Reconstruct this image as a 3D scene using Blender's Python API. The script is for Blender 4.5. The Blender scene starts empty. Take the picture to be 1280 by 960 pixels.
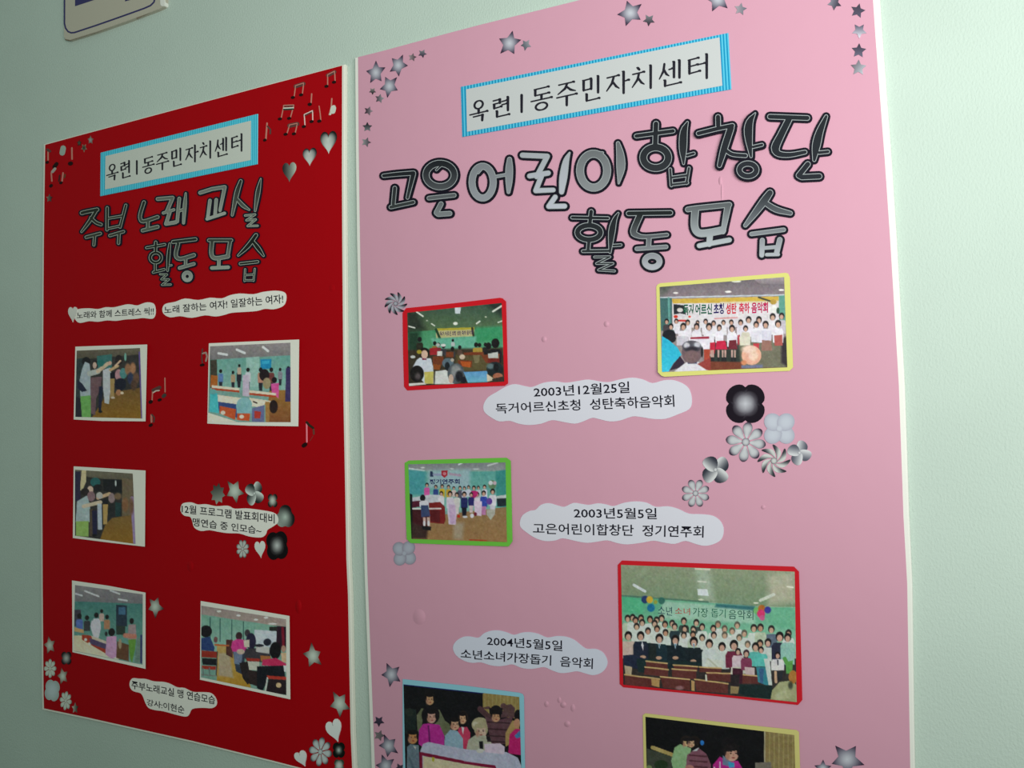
import bpy, bmesh, math, random
import numpy as np
from mathutils import Matrix, Vector

# ---------------------------------------------------------------- camera
FPX = 1000.0            # focal length in pixels of the 1280 px wide frame
DIST = 0.82             # camera to wall, metres
CAMZ = 1.5
RX, RY, RZ = -0.04437517, 0.45361685, -0.02560534
def _rot():
    cx, sx, cy, sy, cz, sz = math.cos(RX), math.sin(RX), math.cos(RY), math.sin(RY), math.cos(RZ), math.sin(RZ)
    return (np.array([[cz, -sz, 0], [sz, cz, 0], [0, 0, 1]]) @ np.array([[1, 0, 0], [0, cx, -sx], [0, sx, cx]])
            @ np.array([[cy, 0, sy], [0, 1, 0], [-sy, 0, cy]]))
M = _rot()              # wall axes (right, down, into wall) -> camera axes
scene = bpy.context.scene
COL = scene.collection
cam = bpy.data.cameras.new('camera')
cam.sensor_width = 36.0
cam.lens = FPX / 1280.0 * 36.0
cam.clip_start = 0.02
camo = bpy.data.objects.new('camera', cam)
COL.objects.link(camo)
def _w(v): return Vector((v[0], v[2], -v[1]))
ax, ay, az = _w(M[0]), -_w(M[1]), -_w(M[2])
camo.matrix_world = Matrix(((ax.x, ay.x, az.x, 0), (ax.y, ay.y, az.y, -DIST), (ax.z, ay.z, az.z, CAMZ), (0, 0, 0, 1)))
scene.camera = camo

# ---------------------------------------------------------------- light
world = bpy.data.worlds.new('room_ambient')
scene.world = world
world.use_nodes = True
bg = world.node_tree.nodes['Background']
bg.inputs[0].default_value = (0.80, 1.0, 0.90, 1)
bg.inputs[1].default_value = 0.29
def area(name, loc, target, sx, sy, power, color):
    l = bpy.data.lights.new(name, 'AREA')
    l.shape = 'RECTANGLE'; l.size = sx; l.size_y = sy; l.energy = power; l.color = color
    o = bpy.data.objects.new(name, l); COL.objects.link(o)
    o.location = loc
    o.rotation_euler = (Vector(target) - Vector(loc)).to_track_quat('-Z', 'Y').to_euler()
    return o
# daylight from the window beside and above the photographer
area('window_daylight', (0.45, -1.03, 1.72), (0.02, 0, 2.75), 1.05, 0.8, 26.5, (1.0, 0.96, 0.955))
vs = scene.view_settings
vs.view_transform = 'Standard'; vs.look = 'None'; vs.exposure = 0.0; vs.gamma = 1.0
vs.use_curve_mapping = False

# ---------------------------------------------------------------- helpers
def s2l(c):
    c = np.asarray(c, float) / 255.0
    return np.where(c <= 0.04045, c / 12.92, ((c + 0.055) / 1.055) ** 2.4)
def bp(P, h):
    """a point of the wall's surroundings: pixel coordinates measured in the photo -> metres, h in front of the wall"""
    P = np.atleast_2d(np.asarray(P, float))
    h = np.broadcast_to(np.asarray(h, float), (len(P),))
    r = np.stack([P[:, 0] - 640, P[:, 1] - 480, np.full(len(P), FPX)], 1) @ M
    t = (DIST - h) / r[:, 2]
    return np.stack([r[:, 0] * t, -h, CAMZ - r[:, 1] * t], 1)

def mat(name, rgb=None, rough=0.6, spec=0.3, attr=False, bump=None, noise=None):
    m = bpy.data.materials.new(name); m.use_nodes = True
    nt = m.node_tree; b = nt.nodes['Principled BSDF']
    b.inputs['Roughness'].default_value = rough
    b.inputs['Specular IOR Level'].default_value = spec
    if attr:
        a = nt.nodes.new('ShaderNodeAttribute'); a.attribute_name = 'ink'
        nt.links.new(a.outputs['Color'], b.inputs['Base Color'])
    else:
        c = tuple(s2l(rgb)) + (1,)
        if noise:
            tc = nt.nodes.new('ShaderNodeTexCoord')
            n = nt.nodes.new('ShaderNodeTexNoise'); n.inputs['Scale'].default_value = noise[0]; n.inputs['Detail'].default_value = 4
            r = nt.nodes.new('ShaderNodeValToRGB')
            r.color_ramp.elements[0].position = 0.3; r.color_ramp.elements[1].position = 0.7
            r.color_ramp.elements[0].color = tuple(x * (1 - noise[1]) for x in c[:3]) + (1,)
            r.color_ramp.elements[1].color = tuple(min(1, x * (1 + noise[1])) for x in c[:3]) + (1,)
            nt.links.new(tc.outputs['Object'], n.inputs['Vector'])
            nt.links.new(n.outputs['Fac'], r.inputs['Fac']); nt.links.new(r.outputs['Color'], b.inputs['Base Color'])
        else:
            b.inputs['Base Color'].default_value = c
    if bump:
        tc = nt.nodes.new('ShaderNodeTexCoord')
        mp = nt.nodes.new('ShaderNodeMapping'); mp.inputs['Scale'].default_value = bump[2] if len(bump) > 2 else (1, 1, 1)
        n = nt.nodes.new('ShaderNodeTexNoise'); n.inputs['Scale'].default_value = bump[0]; n.inputs['Detail'].default_value = 3
        n.inputs['Roughness'].default_value = 0.6
        bu = nt.nodes.new('ShaderNodeBump'); bu.inputs['Strength'].default_value = 1.0; bu.inputs['Distance'].default_value = bump[1]
        nt.links.new(tc.outputs['Object'], mp.inputs['Vector']); nt.links.new(mp.outputs['Vector'], n.inputs['Vector'])
        nt.links.new(n.outputs['Fac'], bu.inputs['Height']); nt.links.new(bu.outputs['Normal'], b.inputs['Normal'])
    return m
M_WALL = mat('mint_textured_wallpaper', (181, 200, 188), 0.75, 0.15, bump=(520, 0.0007, (1.0, 1.0, 0.6)), noise=(6, 0.03))
M_FLOOR = mat('grey_floor', (120, 118, 110), 0.7, 0.2, noise=(8, 0.1))
M_CORE = mat('white_foam_board', (222, 226, 216), 0.55, 0.3)
M_RCORE = mat('cream_foam_board', (222, 224, 210), 0.55, 0.3)
M_RED = mat('red_sheet', (164, 6, 16), 0.6, 0.05, bump=(9, 0.0012))
M_PINK = mat('pink_sheet', (199, 150, 168), 0.55, 0.15, bump=(9, 0.0012))
M_INK = mat('printed_paper', attr=True, rough=0.65, spec=0.08)
M_PHOTO = mat('photographic_print', attr=True, rough=0.45, spec=0.25)
M_BLACK = mat('black_toner', (26, 25, 36), 0.5, 0.25)
M_PLATE = mat('enamel_sign_white', (178, 176, 158), 0.35, 0.4)
M_BLUE = mat('dark_blue_paint', (38, 34, 92), 0.4, 0.4)
M_RUST = mat('brown_sign_edge', (120, 100, 82), 0.7, 0.2)

def gain(p):
    """light compensation put into the colours: raised on the dimmer red board, lowered on pink"""
    return 1.22 if p[0] < XSPLIT else 0.86
XSPLIT = float(bp([(441, 480)], 0)[0][0])
def mesh_obj(name, V, F, m, parent=None, colors=None, smooth=False):
    """one mesh object; V in world metres; its origin is moved to its own centre (or its parent's)"""
    V = np.asarray(V, float)
    org = V.mean(0) if parent is None else np.array((parent.parent or parent).location)
    me = bpy.data.meshes.new(name)
    me.from_pydata([tuple(v) for v in (V - org)], [], [tuple(f) for f in F])
    if colors is not None:
        a = me.color_attributes.new('ink', 'FLOAT_COLOR', 'POINT')
        c = np.concatenate([np.clip(s2l(colors) * gain(V.mean(0)), 0, 0.86), np.ones((len(V), 1))], 1)
        a.data.foreach_set('color', c.astype(np.float32).ravel())
    me.materials.append(m)
    if smooth: me.polygons.foreach_set('use_smooth', [True] * len(me.polygons))
    me.update()
    o = bpy.data.objects.new(name, me); COL.objects.link(o)
    if parent is not None: o.parent = parent
    else: o.location = org
    return o
def tag(o, label, cat, group=None, kind=None):
    if label: o['label'] = label
    if cat: o['category'] = cat
    if group: o['group'] = group
    if kind: o['kind'] = kind
    return o
def thing(name, P, h, label, cat, group=None):
    o = bpy.data.objects.new(name, None); COL.objects.link(o)
    o.empty_display_size = 0.01
    o.location = bp([P], h)[0]
    return tag(o, label, cat, group)

def hval(h, P):
    return np.array([h(p) for p in np.atleast_2d(P)]) if callable(h) else h
def prism(P, h0, h1, bevel=0.0, inset=0.0):
    """closed slab: outline P (photo pixels), from h0 to h1 off the wall"""
    P = np.asarray(P, float); n = len(P)
    a = bp(P, hval(h1, P))
    back = a.copy(); back[:, 1] = -np.asarray(hval(h0, P))
    rings = [back]
    if bevel > 0:
        mid = a.copy(); mid[:, 1] += bevel
        d1 = np.roll(a, -1, 0) - a; d0 = a - np.roll(a, 1, 0)
        def nrm(d):
            q = np.stack([d[:, 2], -d[:, 0]], 1); return q / np.maximum(1e-9, np.linalg.norm(q, axis=1, keepdims=True))
        nn = nrm(d0) + nrm(d1); nn /= np.maximum(1e-9, np.linalg.norm(nn, axis=1, keepdims=True))
        area2 = np.sum(a[:, 0] * np.roll(a[:, 2], -1) - np.roll(a[:, 0], -1) * a[:, 2])
        sg = -1 if area2 > 0 else 1
        fr = a.copy(); fr[:, 0] += sg * nn[:, 0] * inset; fr[:, 2] += sg * nn[:, 1] * inset
        m2 = a.copy(); m2[:, 1] += bevel * 0.3
        m2[:, 0] += sg * nn[:, 0] * inset * 0.3; m2[:, 2] += sg * nn[:, 1] * inset * 0.3
        rings += [mid, m2, fr]
    else:
        rings.append(a)
    V = np.concatenate(rings); F = []
    for k in range(len(rings) - 1):
        for i in range(n):
            j = (i + 1) % n
            F.append((k * n + i, k * n + j, (k + 1) * n + j, (k + 1) * n + i))
    F.append(tuple((len(rings) - 1) * n + i for i in range(n)))
    F.append(tuple(reversed(range(n))))
    return V, F
def crop(c, pts):
    return [(c[0] + p[0] / c[2], c[1] + p[1] / c[2]) for p in pts]
def densify(P, n=4, closed=True):
    """smooth closed outline through P (Catmull-Rom)"""
    P = np.asarray(P, float); N = len(P); out = []
    for i in range(N):
        p0, p1, p2, p3 = P[i - 1], P[i], P[(i + 1) % N], P[(i + 2) % N]
        for k in range(n):
            t = k / n
            out.append(0.5 * ((2 * p1) + (-p0 + p2) * t + (2 * p0 - 5 * p1 + 4 * p2 - p3) * t * t + (-p0 + 3 * p1 - 3 * p2 + p3) * t ** 3))
    return np.array(out)

def strokes(name, S, h0, h1, grow, m, parent, colf=None, walls=False, seg=10):
    """brush strokes with round joints; S = list of polylines [(x, y, halfwidth)...] in photo pixels"""
    V = []; F = []; C = []; P0 = []
    def add(poly, col):
        base = len(V)
        poly = np.array(poly)
        top = bp(poly, h1 + 0.9e-6 * len(P0)); P0.append(1)
        V.extend(top); n = len(poly); F.append(tuple(base + i for i in range(n)))
        if col: C.extend([col(p) for p in poly])
        if walls:
            b2 = len(V); bk = top.copy(); bk[:, 1] = -h0
            V.extend(bk)
            if col: C.extend([col(p) for p in poly])
            for i in range(n):
                j = (i + 1) % n
                F.append((base + i, base + j, b2 + j, b2 + i))
    for s in S:
        col = (colf if colf else None)
        if isinstance(s, dict): cc = s['c']; col = (lambda p, cc=cc: cc); s = s['s']
        for i, (x, y, w) in enumerate(s):
            w = max(0.15, w + grow)
            if i < len(s) - 1:
                x2, y2, w2 = s[i + 1]; w2 = max(0.15, w2 + grow)
                dx, dy = x2 - x, y2 - y; L = math.hypot(dx, dy) or 1; nx, ny = -dy / L, dx / L
                add([(x + nx * w, y + ny * w), (x2 + nx * w2, y2 + ny * w2), (x2 - nx * w2, y2 - ny * w2), (x - nx * w, y - ny * w)], col)
            add([(x + w * math.cos(a), y + w * math.sin(a)) for a in [2 * math.pi * k / seg for k in range(seg)]], col)
    return mesh_obj(name, V, F, m, parent, np.array(C) if C else None)
def ring(cx, cy, rx, ry, w, n=22, a0=0.0, span=360.0):
    return [(cx + rx * math.cos(math.radians(a0 + span * k / n)), cy + ry * math.sin(math.radians(a0 + span * k / n)), w) for k in range(n + 1)]
def smooth_line(L, n=3):
    """resample a gently bending brush stroke; sharp corners stay sharp"""
    A = np.array(L, float)
    if len(A) < 3: return L
    d = np.diff(A[:, :2], axis=0); a = np.arctan2(d[:, 1], d[:, 0]); t = np.abs((np.diff(a) + math.pi) % (2 * math.pi) - math.pi)
    if t.max() > 1.15: return L
    E = np.vstack([2 * A[0] - A[1], A, 2 * A[-1] - A[-2]]); out = []
    for i in range(1, len(A)):
        p0, p1, p2, p3 = E[i - 1], E[i], E[i + 1], E[i + 2]
        for k in range(n):
            u = k / n
            out.append(tuple(0.5 * ((2 * p1) + (-p0 + p2) * u + (2 * p0 - 5 * p1 + 4 * p2 - p3) * u * u + (-p0 + 3 * p1 - 3 * p2 + p3) * u ** 3)))
    return out + [tuple(A[-1])]
def lines(c, S):
    out = []
    for s in S:
        w, pts = s[0], s[1:]
        out.append([(c[0] + p[0] / c[2], c[1] + p[1] / c[2], (p[2] if len(p) > 2 else w) / c[2]) for p in pts])
    return out

def quad_map(Q, u, v):
    Q = np.asarray(Q, float)
    u = np.asarray(u)[..., None]; v = np.asarray(v)[..., None]
    return (Q[0] * (1 - u) + Q[1] * u) * (1 - v) + (Q[3] * (1 - u) + Q[2] * u) * v
def text_mesh(body, weight=0.0, fit=None):
    cu = bpy.data.curves.new('lettering', 'FONT'); cu.body = body; cu.size = 1.0; cu.resolution_u = 2
    cu.offset = weight; cu.space_character = 1.0
    o = bpy.data.objects.new('lettering', cu); COL.objects.link(o)
    bpy.context.view_layer.update()
    dg = bpy.context.evaluated_depsgraph_get()
    me = bpy.data.meshes.new_from_object(o.evaluated_get(dg))
    n = len(me.vertices); V = np.zeros(n * 3); me.vertices.foreach_get('co', V); V = V.reshape(-1, 3)[:, :2].copy()
    F = [tuple(p.vertices) for p in me.polygons]
    bpy.data.objects.remove(o); bpy.data.curves.remove(cu); bpy.data.meshes.remove(me)
    mn, mx = V.min(0), V.max(0)
    U = (V - mn) / (mx - mn)
    return U[:, 0], 1 - U[:, 1], F
def text(body, Q, h, parent, m=None, color=None, weight=0.0, name='lettering'):
    u, v, F = text_mesh(body, weight)
    P = quad_map(Q, u, v)
    return mesh_obj(name, bp(P, hval(h, P)), F, m or M_BLACK, parent, None if color is None else np.tile(np.array(color, float), (len(P), 1)))

# ---------------------------------------------------------------- the setting
def box(name, x0, x1, y0, y1, z0, z1, m):
    V = [(x, y, z) for x in (x0, x1) for y in (y0, y1) for z in (z0, z1)]
    F = [(0, 1, 3, 2), (4, 6, 7, 5), (0, 4, 5, 1), (2, 3, 7, 6), (0, 2, 6, 4), (1, 5, 7, 3)]
    return mesh_obj(name, V, F, m)
tag(box('wall_back', -4.0, 2.5, 0.0, 0.15, 0.0, 2.9, M_WALL), 'pale mint wall covered in fine textured wallpaper', None, kind='structure')
tag(box('floor', -4.0, 2.5, -3.5, 0.15, -0.05, 0.0, M_FLOOR), 'plain grey floor below the wall', None, kind='structure')

# ---------------------------------------------------------------- display boards
HB = 0.0060             # front of the foam boards
HS = 0.0063             # front of the coloured sheets
red_sheet = [(56.5, 181), (54.8, 300), (54, 420), (53, 520), (52.8, 600), (53.4, 740), (54.5, 870), (55, 885.5), (110, 897), (240, 926), (340, 950.6),
             (441, 976.5), (440, 960), (438, 915), (434.8, 745), (432.8, 700), (429.2, 500), (427.8, 325), (427.2, 220), (427.4, 82), (340, 105), (240, 131.6), (90, 171.8)]
red_core = [(54.5, 180), (52.8, 300), (51.8, 420), (50.8, 520), (50.6, 600), (51.2, 740), (52, 870), (52.5, 887.5), (110, 899.8), (240, 928.8), (340, 953.4),
            (445, 980), (443.6, 960), (441.6, 915), (438.4, 745), (436.4, 700), (432.8, 500), (431.4, 325), (430.8, 220), (431, 80), (340, 103.4), (240, 130), (90, 170.2)]
pink_sheet = [(447.5, 71.4), (448.5, 190), (450, 300), (453.5, 500), (459.5, 720), (468, 940), (470, 987), (600, 1023), (800, 1080), (1139, 1180),
              (1139, 1060), (1137.8, 960), (1137, 915), (1134, 730), (1129.3, 645), (1127.8, 600), (1123.5, 480), (1115.5, 345), (1112.8, 300), (1106, 200), (1094.3, 45), (1091.3, 0), (1085, -87),
              (900, -42), (725, 0), (600, 31), (560, 41.5), (475, 64.6)]
pink_core = [(443, 71.5), (443.6, 190), (445, 300), (449, 500), (454.5, 720), (462.5, 937), (464.5, 988), (600, 1026), (800, 1083), (1146, 1186),
             (1146, 1060), (1144.4, 960), (1143.5, 915), (1141, 730), (1137, 645), (1135.5, 600), (1131.5, 480), (1124, 345), (1121.5, 300), (1115, 200), (1103.5, 45), (1100.5, 0), (1094, -91),
             (900, -44), (725, -1.2), (600, 29.8), (560, 40.3), (475, 63.2)]
bR = thing('display_board', (240, 530), 0.0, 'tall red display board on the left with pasted photos and small notes', 'display board')
mesh_obj('foam_board', *prism(red_core, 0.0004, HB, 0.0022, 0.0010), M_RCORE, bR)
mesh_obj('cover_sheet', *prism(red_sheet, HB, HS), M_RED, bR)
bP = thing('display_board', (800, 500), 0.0, 'large pink display board on the right with framed photos and star cutouts', 'display board')
mesh_obj('foam_board', *prism(pink_core, 0.0004, HB, 0.0035, 0.0018), M_CORE, bP)
mesh_obj('cover_sheet', *prism(pink_sheet, HB, HS), M_PINK, bP)
def dent(c, rx, ry, up, parent, m):
    V = []; F = []; n = 12
    cx, cy = c
    V.append(bp([(cx, cy)], HS + up)[0])
    for k, t in enumerate((0.35, 0.7, 1.0)):
        V.extend(bp([(cx + rx * t * math.cos(2 * math.pi * i / n), cy + ry * t * math.sin(2 * math.pi * i / n)) for i in range(n)], HS + up * (1 - t * t) + 2e-5))
    for i in range(n): F.append((0, 1 + i, 1 + (i + 1) % n))
    for k in range(2):
        for i in range(n):
            j = (i + 1) % n
            F.append((1 + k * n + i, 1 + (k + 1) * n + i, 1 + (k + 1) * n + j, 1 + k * n + j))
    mesh_obj('paper_bump', V, F, m, parent, smooth=True)
for (x, y, rx, ry, u) in [(524, 771, 8, 10, .0014), (683, 880, 3, 4, .0012), (704, 881, 4, 4, .0016), (709, 905, 4, 4, .0014), (716, 885, 3, 5, .001),
                          (680, 424, 3.5, 4, .0013), (758, 405, 3.5, 4, .0014), (699, 875, 2.5, 4, .001), (900.5, 226, 2.5, 6, .0012),
                          (902.5, 240, 1.6, 14, .0008), (954, 634, 3, 3, .001)]:
    dent((x, y), rx, ry, u, bP, M_PINK)
for (x, y, rx, ry, u) in [(238, 708, 4, 7, .001), (373, 758, 4, 9, .0015), (415, 360, 4, 5, .0006)]:
    dent((x, y), rx, ry, u, bR, M_RED)

# ---------------------------------------------------------------- door sign at the top left
sg = thing('wall_sign', (140, -30), 0.0, 'white enamel wall sign with dark blue border above the red board', 'sign')
C8 = (70, 0, 8.0)
sP = crop(C8, [(76, -900), (76, 370), (92, 392), (135, 400), (400, 318), (720, 205), (1020, 92), (1078, 62), (1090, 20), (1096, -1260)])
plate = mesh_obj('sign_plate', *prism(sP, 0.0, 0.006, 0.0012, 0.0008), M_PLATE, sg)
strokes('border_line', lines(C8, [(8, (86, -820), (84, 235), (95, 280), (120, 315), (150, 328), (185, 325), (400, 254), (640, 170), (880, 84), (945, 55), (980, 20), (990, -30), (996, -1150), (84, -820))]), .006, .00615, 0, M_BLUE, plate)
mesh_obj('sign_lettering', *prism(crop(C8, [(190, -700), (190, 62), (385, -2), (385, -766)]), .006, .0062), M_BLUE, plate)
mesh_obj('sign_lettering', *prism(crop(C8, [(560, -500), (560, -100), (830, -196), (830, -596)]), .006, .0062), M_BLUE, plate)
mesh_obj('sign_lettering', *prism(crop(C8, [(690, -90), (690, 14), (765, -8), (765, -110)]), .006, .0062), M_BLUE, plate)
strokes('stained_edge', lines(C8, [(6, (95, 396), (140, 402), (400, 322), (620, 240), (740, 195)), (7, (810, 180), (1010, 92))]), .0, .0045, 0, M_RUST, sg)
strokes('tape_corner', lines(C8, [(22, (1062, -60), (1065, 40))]), .0, .0066, 0, M_CORE, sg, walls=True)
# ---------------------------------------------------------------- paper cut-outs
def mix(a, b, t): return tuple(a[i] + (b[i] - a[i]) * t for i in range(3))
TS = (0.3, 0.5, 0.68, 0.85, 1.0)
def radial(a, b, p=1.0): return lambda t, q, d: mix(a, b, t ** p)
def linear(ang, a, b):
    dx, dy = math.cos(math.radians(ang)), math.sin(math.radians(ang))
    return lambda t, q, d: mix(a, b, min(1, max(0, 0.5 + 0.5 * (d[0] * dx + d[1] * dy))))
def flake(name, P, c, colf, parent=None, h1=HS + .0005, h0=HS, R=None, dist=True):
    """thin printed paper piece; colours vary from its centre c to its outline"""
    P = np.asarray(P, float); n = len(P); c = np.asarray(c, float)
    R = np.array([R, R]) if R else np.abs(P - c).max(0)
    rad = lambda t, p: min(1.0, float(np.hypot(*((p - c) / R)))) if dist else t
    V = [bp([c], h1)[0]]; C = [colf(0, c, (0, 0))]; F = []
    for t in TS:
        q = c + (P - c) * t
        V.extend(bp(q, h1)); C.extend([colf(rad(t, p), p, (p - c) / R) for p in q])
    m = len(TS)
    for i in range(n): F.append((0, 1 + i, 1 + (i + 1) % n))
    for k in range(m - 1):
        for i in range(n):
            j = (i + 1) % n; a = 1 + k * n; b = a + n
            F.append((a + i, b + i, b + j, a + j))
    bk = bp(P, h1); bk[:, 1] = -h0
    b2 = len(V); V.extend(bk); C.extend([colf(rad(1, p), p, (p - c) / R) for p in P])
    a = 1 + (m - 1) * n
    for i in range(n):
        j = (i + 1) % n; F.append((a + i, b2 + i, b2 + j, a + j))
    return mesh_obj(name, V, F, M_INK, parent, np.array(C))
def star_pts(cx, cy, rx, ry, rot, inner=0.5, n=5):
    P = []
    for k in range(2 * n):
        r = 1.0 if k % 2 == 0 else inner
        a = math.radians(rot - 90 + 180.0 * k / n)
        P.append((cx + rx * r * math.cos(a), cy + ry * r * math.sin(a)))
    return P
def star_tips(T, k=0.52):
    T = np.asarray(T, float); c = T.mean(0); P = []
    for i in range(len(T)):
        P.append(T[i]); mid = (T[i] + T[(i + 1) % len(T)]) / 2
        P.append(c + (mid - c) * k * 1.22)
    return P, c
LG, MG, DK, BK = (196, 206, 200), (140, 148, 150), (52, 40, 56), (22, 22, 28)
def star(label, c, grp, tips=None, cen=None, R=None, rot=0, col=None, ry=None, inner=.5, n=5):
    if tips is not None:
        P, ce = star_tips(crop(c, tips))
    else:
        ce = crop(c, [cen])[0]; P = star_pts(ce[0], ce[1], R / c[2], (ry or R) / c[2], rot, inner, n)
    P = [np.array(P[i]) * (1 - k / 4) + np.array(P[(i + 1) % len(P)]) * k / 4 for i in range(len(P)) for k in range(4)]
    o = flake('star_cutout', P, ce, col or radial((202, 208, 216), (36, 24, 46), 1.4))
    tag(o, label, 'star', grp)
GP, GR = 'grey paper stars on the pink board', 'grey paper stars on the red board'
cA, cB, cC, cD, cE_, cF, cG = (450, 60, 12), (445, 110, 10.67), (610, 20, 16), (760, 0, 6.737), (1010, 0, 9.6), (455, 820, 6.857), (1000, 900, 7.11)
star('big grey star nearest the top left corner of the pink board', cA, GP, tips=[(238, 190), (378, 290), (320, 497), (153, 522), (92, 345)])
star('big grey star to the right of the corner star at the pink top left', cA, GP, tips=[(642, 100), (718, 262), (580, 423), (447, 354), (478, 152)])
star('lower of the three big stars at the pink top left corner', cA, GP, tips=[(552, 438), (564, 633), (408, 745), (296, 616), (378, 432)])
star('small faded star just under the corner big star, dark at its bottom', cA, GP, cen=(187, 645), R=55, rot=180, col=linear(90, (175, 170, 165), BK))
star('small grey star below the lower big star, dark at its left', cA, GP, cen=(292, 758), R=70, rot=12, col=linear(180, (165, 170, 172), (60, 50, 60)))
star('small faded star between two bigger ones along the pink top left edge', cA, GP, cen=(785, 138), R=62, rot=12, col=linear(0, (175, 165, 165), (70, 60, 66)))
star('small dark star at the right end of the top left cluster on pink', cA, GP, cen=(935, 82), R=66, rot=170, col=linear(90, MG, (50, 40, 60)))
star('topmost of three small stars running down the pink left edge', cB, GP, cen=(165, 305), R=62, rot=20, col=linear(180, (170, 160, 165), (35, 25, 35)))
star('middle of three small stars running down the pink left edge', cB, GP, cen=(150, 520), R=66, rot=0, col=linear(270, MG, BK))
star('lowest of three small stars running down the pink left edge', cB, GP, cen=(135, 722), R=66, rot=20, col=linear(0, (165, 172, 170), (70, 60, 72)))
star('big grey star above the left half of the pink title strip', cC, GP, tips=[(490, 296), (660, 474), (522, 758), (248, 748), (224, 450)])
star('small grey star touching the big star above the left half of the strip', cC, GP, tips=[(825, 475), (865, 612), (733, 694), (655, 590), (700, 487)], col=linear(150, (170, 168, 175), (70, 80, 90)))
star('big grey star at the top edge above the middle of the pink title strip', cD, GP, tips=[(160, 6), (282, 33), (274, 165), (150, 218), (77, 122)])
star('small dark star beside the big star above the middle of the strip', cD, GP, cen=(345, 168), R=52, rot=185, col=linear(90, MG, (48, 38, 50)))
star('big star cut by the top of the picture above the strip right end', cD, GP, cen=(925, -8), R=112, rot=205)
star('small pale star beside the big star cut by the picture top', cD, GP, cen=(1115, 76), R=54, rot=10, col=linear(0, (178, 170, 176), (105, 110, 122)))
star('dark star at the picture top left of the right edge column of stars', cE_, GP, cen=(318, 35), R=88, rot=185, col=linear(20, (150, 155, 165), (48, 42, 58)))
star('uppermost dark star of the column down the pink right edge', cE_, GP, cen=(598, 128), R=90, rot=14, col=linear(90, (66, 62, 74), (92, 88, 108)))
star('star of the right edge column that fades to white at its bottom point', cE_, GP, cen=(616, 368), R=92, rot=180, col=linear(90, (70, 70, 88), (225, 225, 235)))
star('evenly dark star below the white-tipped one at the pink right edge', cE_, GP, cen=(610, 608), R=90, rot=4, col=linear(90, (58, 52, 66), (112, 112, 132)))
star('pale lowest star of the column down the pink right edge', cE_, GP, cen=(606, 812), R=98, rot=2, col=linear(40, (100, 96, 104), (188, 196, 204)))
star('big grey star left of the blue-edged photo on the pink board', cF, GP, tips=[(193, 62), (301, 93), (310, 219), (220, 266), (148, 162)])
star('small dark star on the pink left edge below the big lone star', cF, GP, cen=(127, 560), R=48, rot=180, col=linear(90, (70, 66, 84), (52, 44, 60)))
star('small greenish faded star touching the upper of two big stars at bottom left', cF, GP, cen=(130, 682), R=48, rot=20, col=linear(180, (95, 85, 92), (130, 130, 128)))
star('upper of two big stacked stars at the pink bottom left', cF, GP, tips=[(170, 672), (267, 712), (290, 834), (200, 866), (125, 768)])
star('lower of two big stacked stars at the pink bottom left', cF, GP, tips=[(152, 846), (256, 884), (250, 1010), (176, 1050), (100, 936)])
star('small dark star cut by the picture bottom beside the stacked big stars', cF, GP, cen=(305, 962), R=44, rot=190, col=linear(90, (80, 75, 90), (44, 36, 52)))
star('big grey star at the bottom right of the pink board', cG, GP, tips=[(315, 230), (497, 232), (572, 400), (425, 498), (283, 390)])
star('star of which only the top shows at the pink bottom right', cG, GP, cen=(203, 432), R=78, rot=2)
cH, cI, cJ, cK, cL = (52, 165, 9.6), (255, 590, 8.0), (50, 780, 8.0), (360, 790, 5.647), (170, 730, 16.0)
RL, RD = (186, 200, 186), (40, 40, 40)
star('small dark star at the left of three by the red top edge', cH, GR, cen=(450, 132), R=30, ry=42, rot=0, col=radial((75, 85, 70), (40, 20, 18)))
star('small star in the middle and lowest of three by the red top edge', cH, GR, cen=(508, 190), R=36, ry=52, rot=180, col=radial((30, 40, 34), (150, 130, 105)))
star('small pale star at the right of three by the red top edge', cH, GR, cen=(586, 96), R=38, ry=54, rot=0, col=radial(MG, (95, 80, 66)))
star('small star alone on the red left edge below the notes', cH, GR, cen=(92, 795), R=40, ry=52, rot=0, col=linear(0, (140, 120, 105), (35, 35, 34)))
star('pointed grey star second from the left over the red middle caption', cI, GR, tips=[(235, 92), (340, 92), (400, 218), (325, 310), (228, 240)], col=radial(RL, (60, 70, 60), 1.8))
star('dark many-pointed star at the left over the red middle caption', cI, GR, cen=(136, 218), R=74, ry=108, rot=10, inner=.68, n=8, col=linear(80, (48, 52, 46), (150, 162, 148)))
star('pale star at the right of the lower left photo on red', cL, GR, tips=[(270, 300), (440, 270), (560, 500), (385, 690), (245, 510)], col=radial(RL, (40, 24, 24), 1.6))
star('pale star highest in the bottom left cluster on red', cJ, GR, cen=(96, 214), R=60, ry=92, rot=-12, col=radial(RL, (92, 60, 50), 1.5))
star('pale star lower right of the dark clover in the bottom left cluster', cJ, GR, cen=(226, 522), R=56, ry=88, rot=-14, col=radial(RL, (92, 60, 50), 1.5))
star('smallest star at the lower end of the bottom left cluster', cJ, GR, cen=(350, 842), R=34, ry=56, rot=0, col=linear(0, (196, 190, 178), (30, 48, 34)))
star('upper of two grey stars near the red right edge', cK, GR, tips=[(165, 75), (228, 140), (235, 232), (148, 246), (104, 152)], col=radial(RL, (56, 44, 40), 1.6))
star('lower of two grey stars near the red right edge, above the heart', cK, GR, tips=[(318, 422), (402, 440), (436, 545), (366, 602), (296, 526)], col=radial(RL, (60, 60, 56), 1.6))

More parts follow.
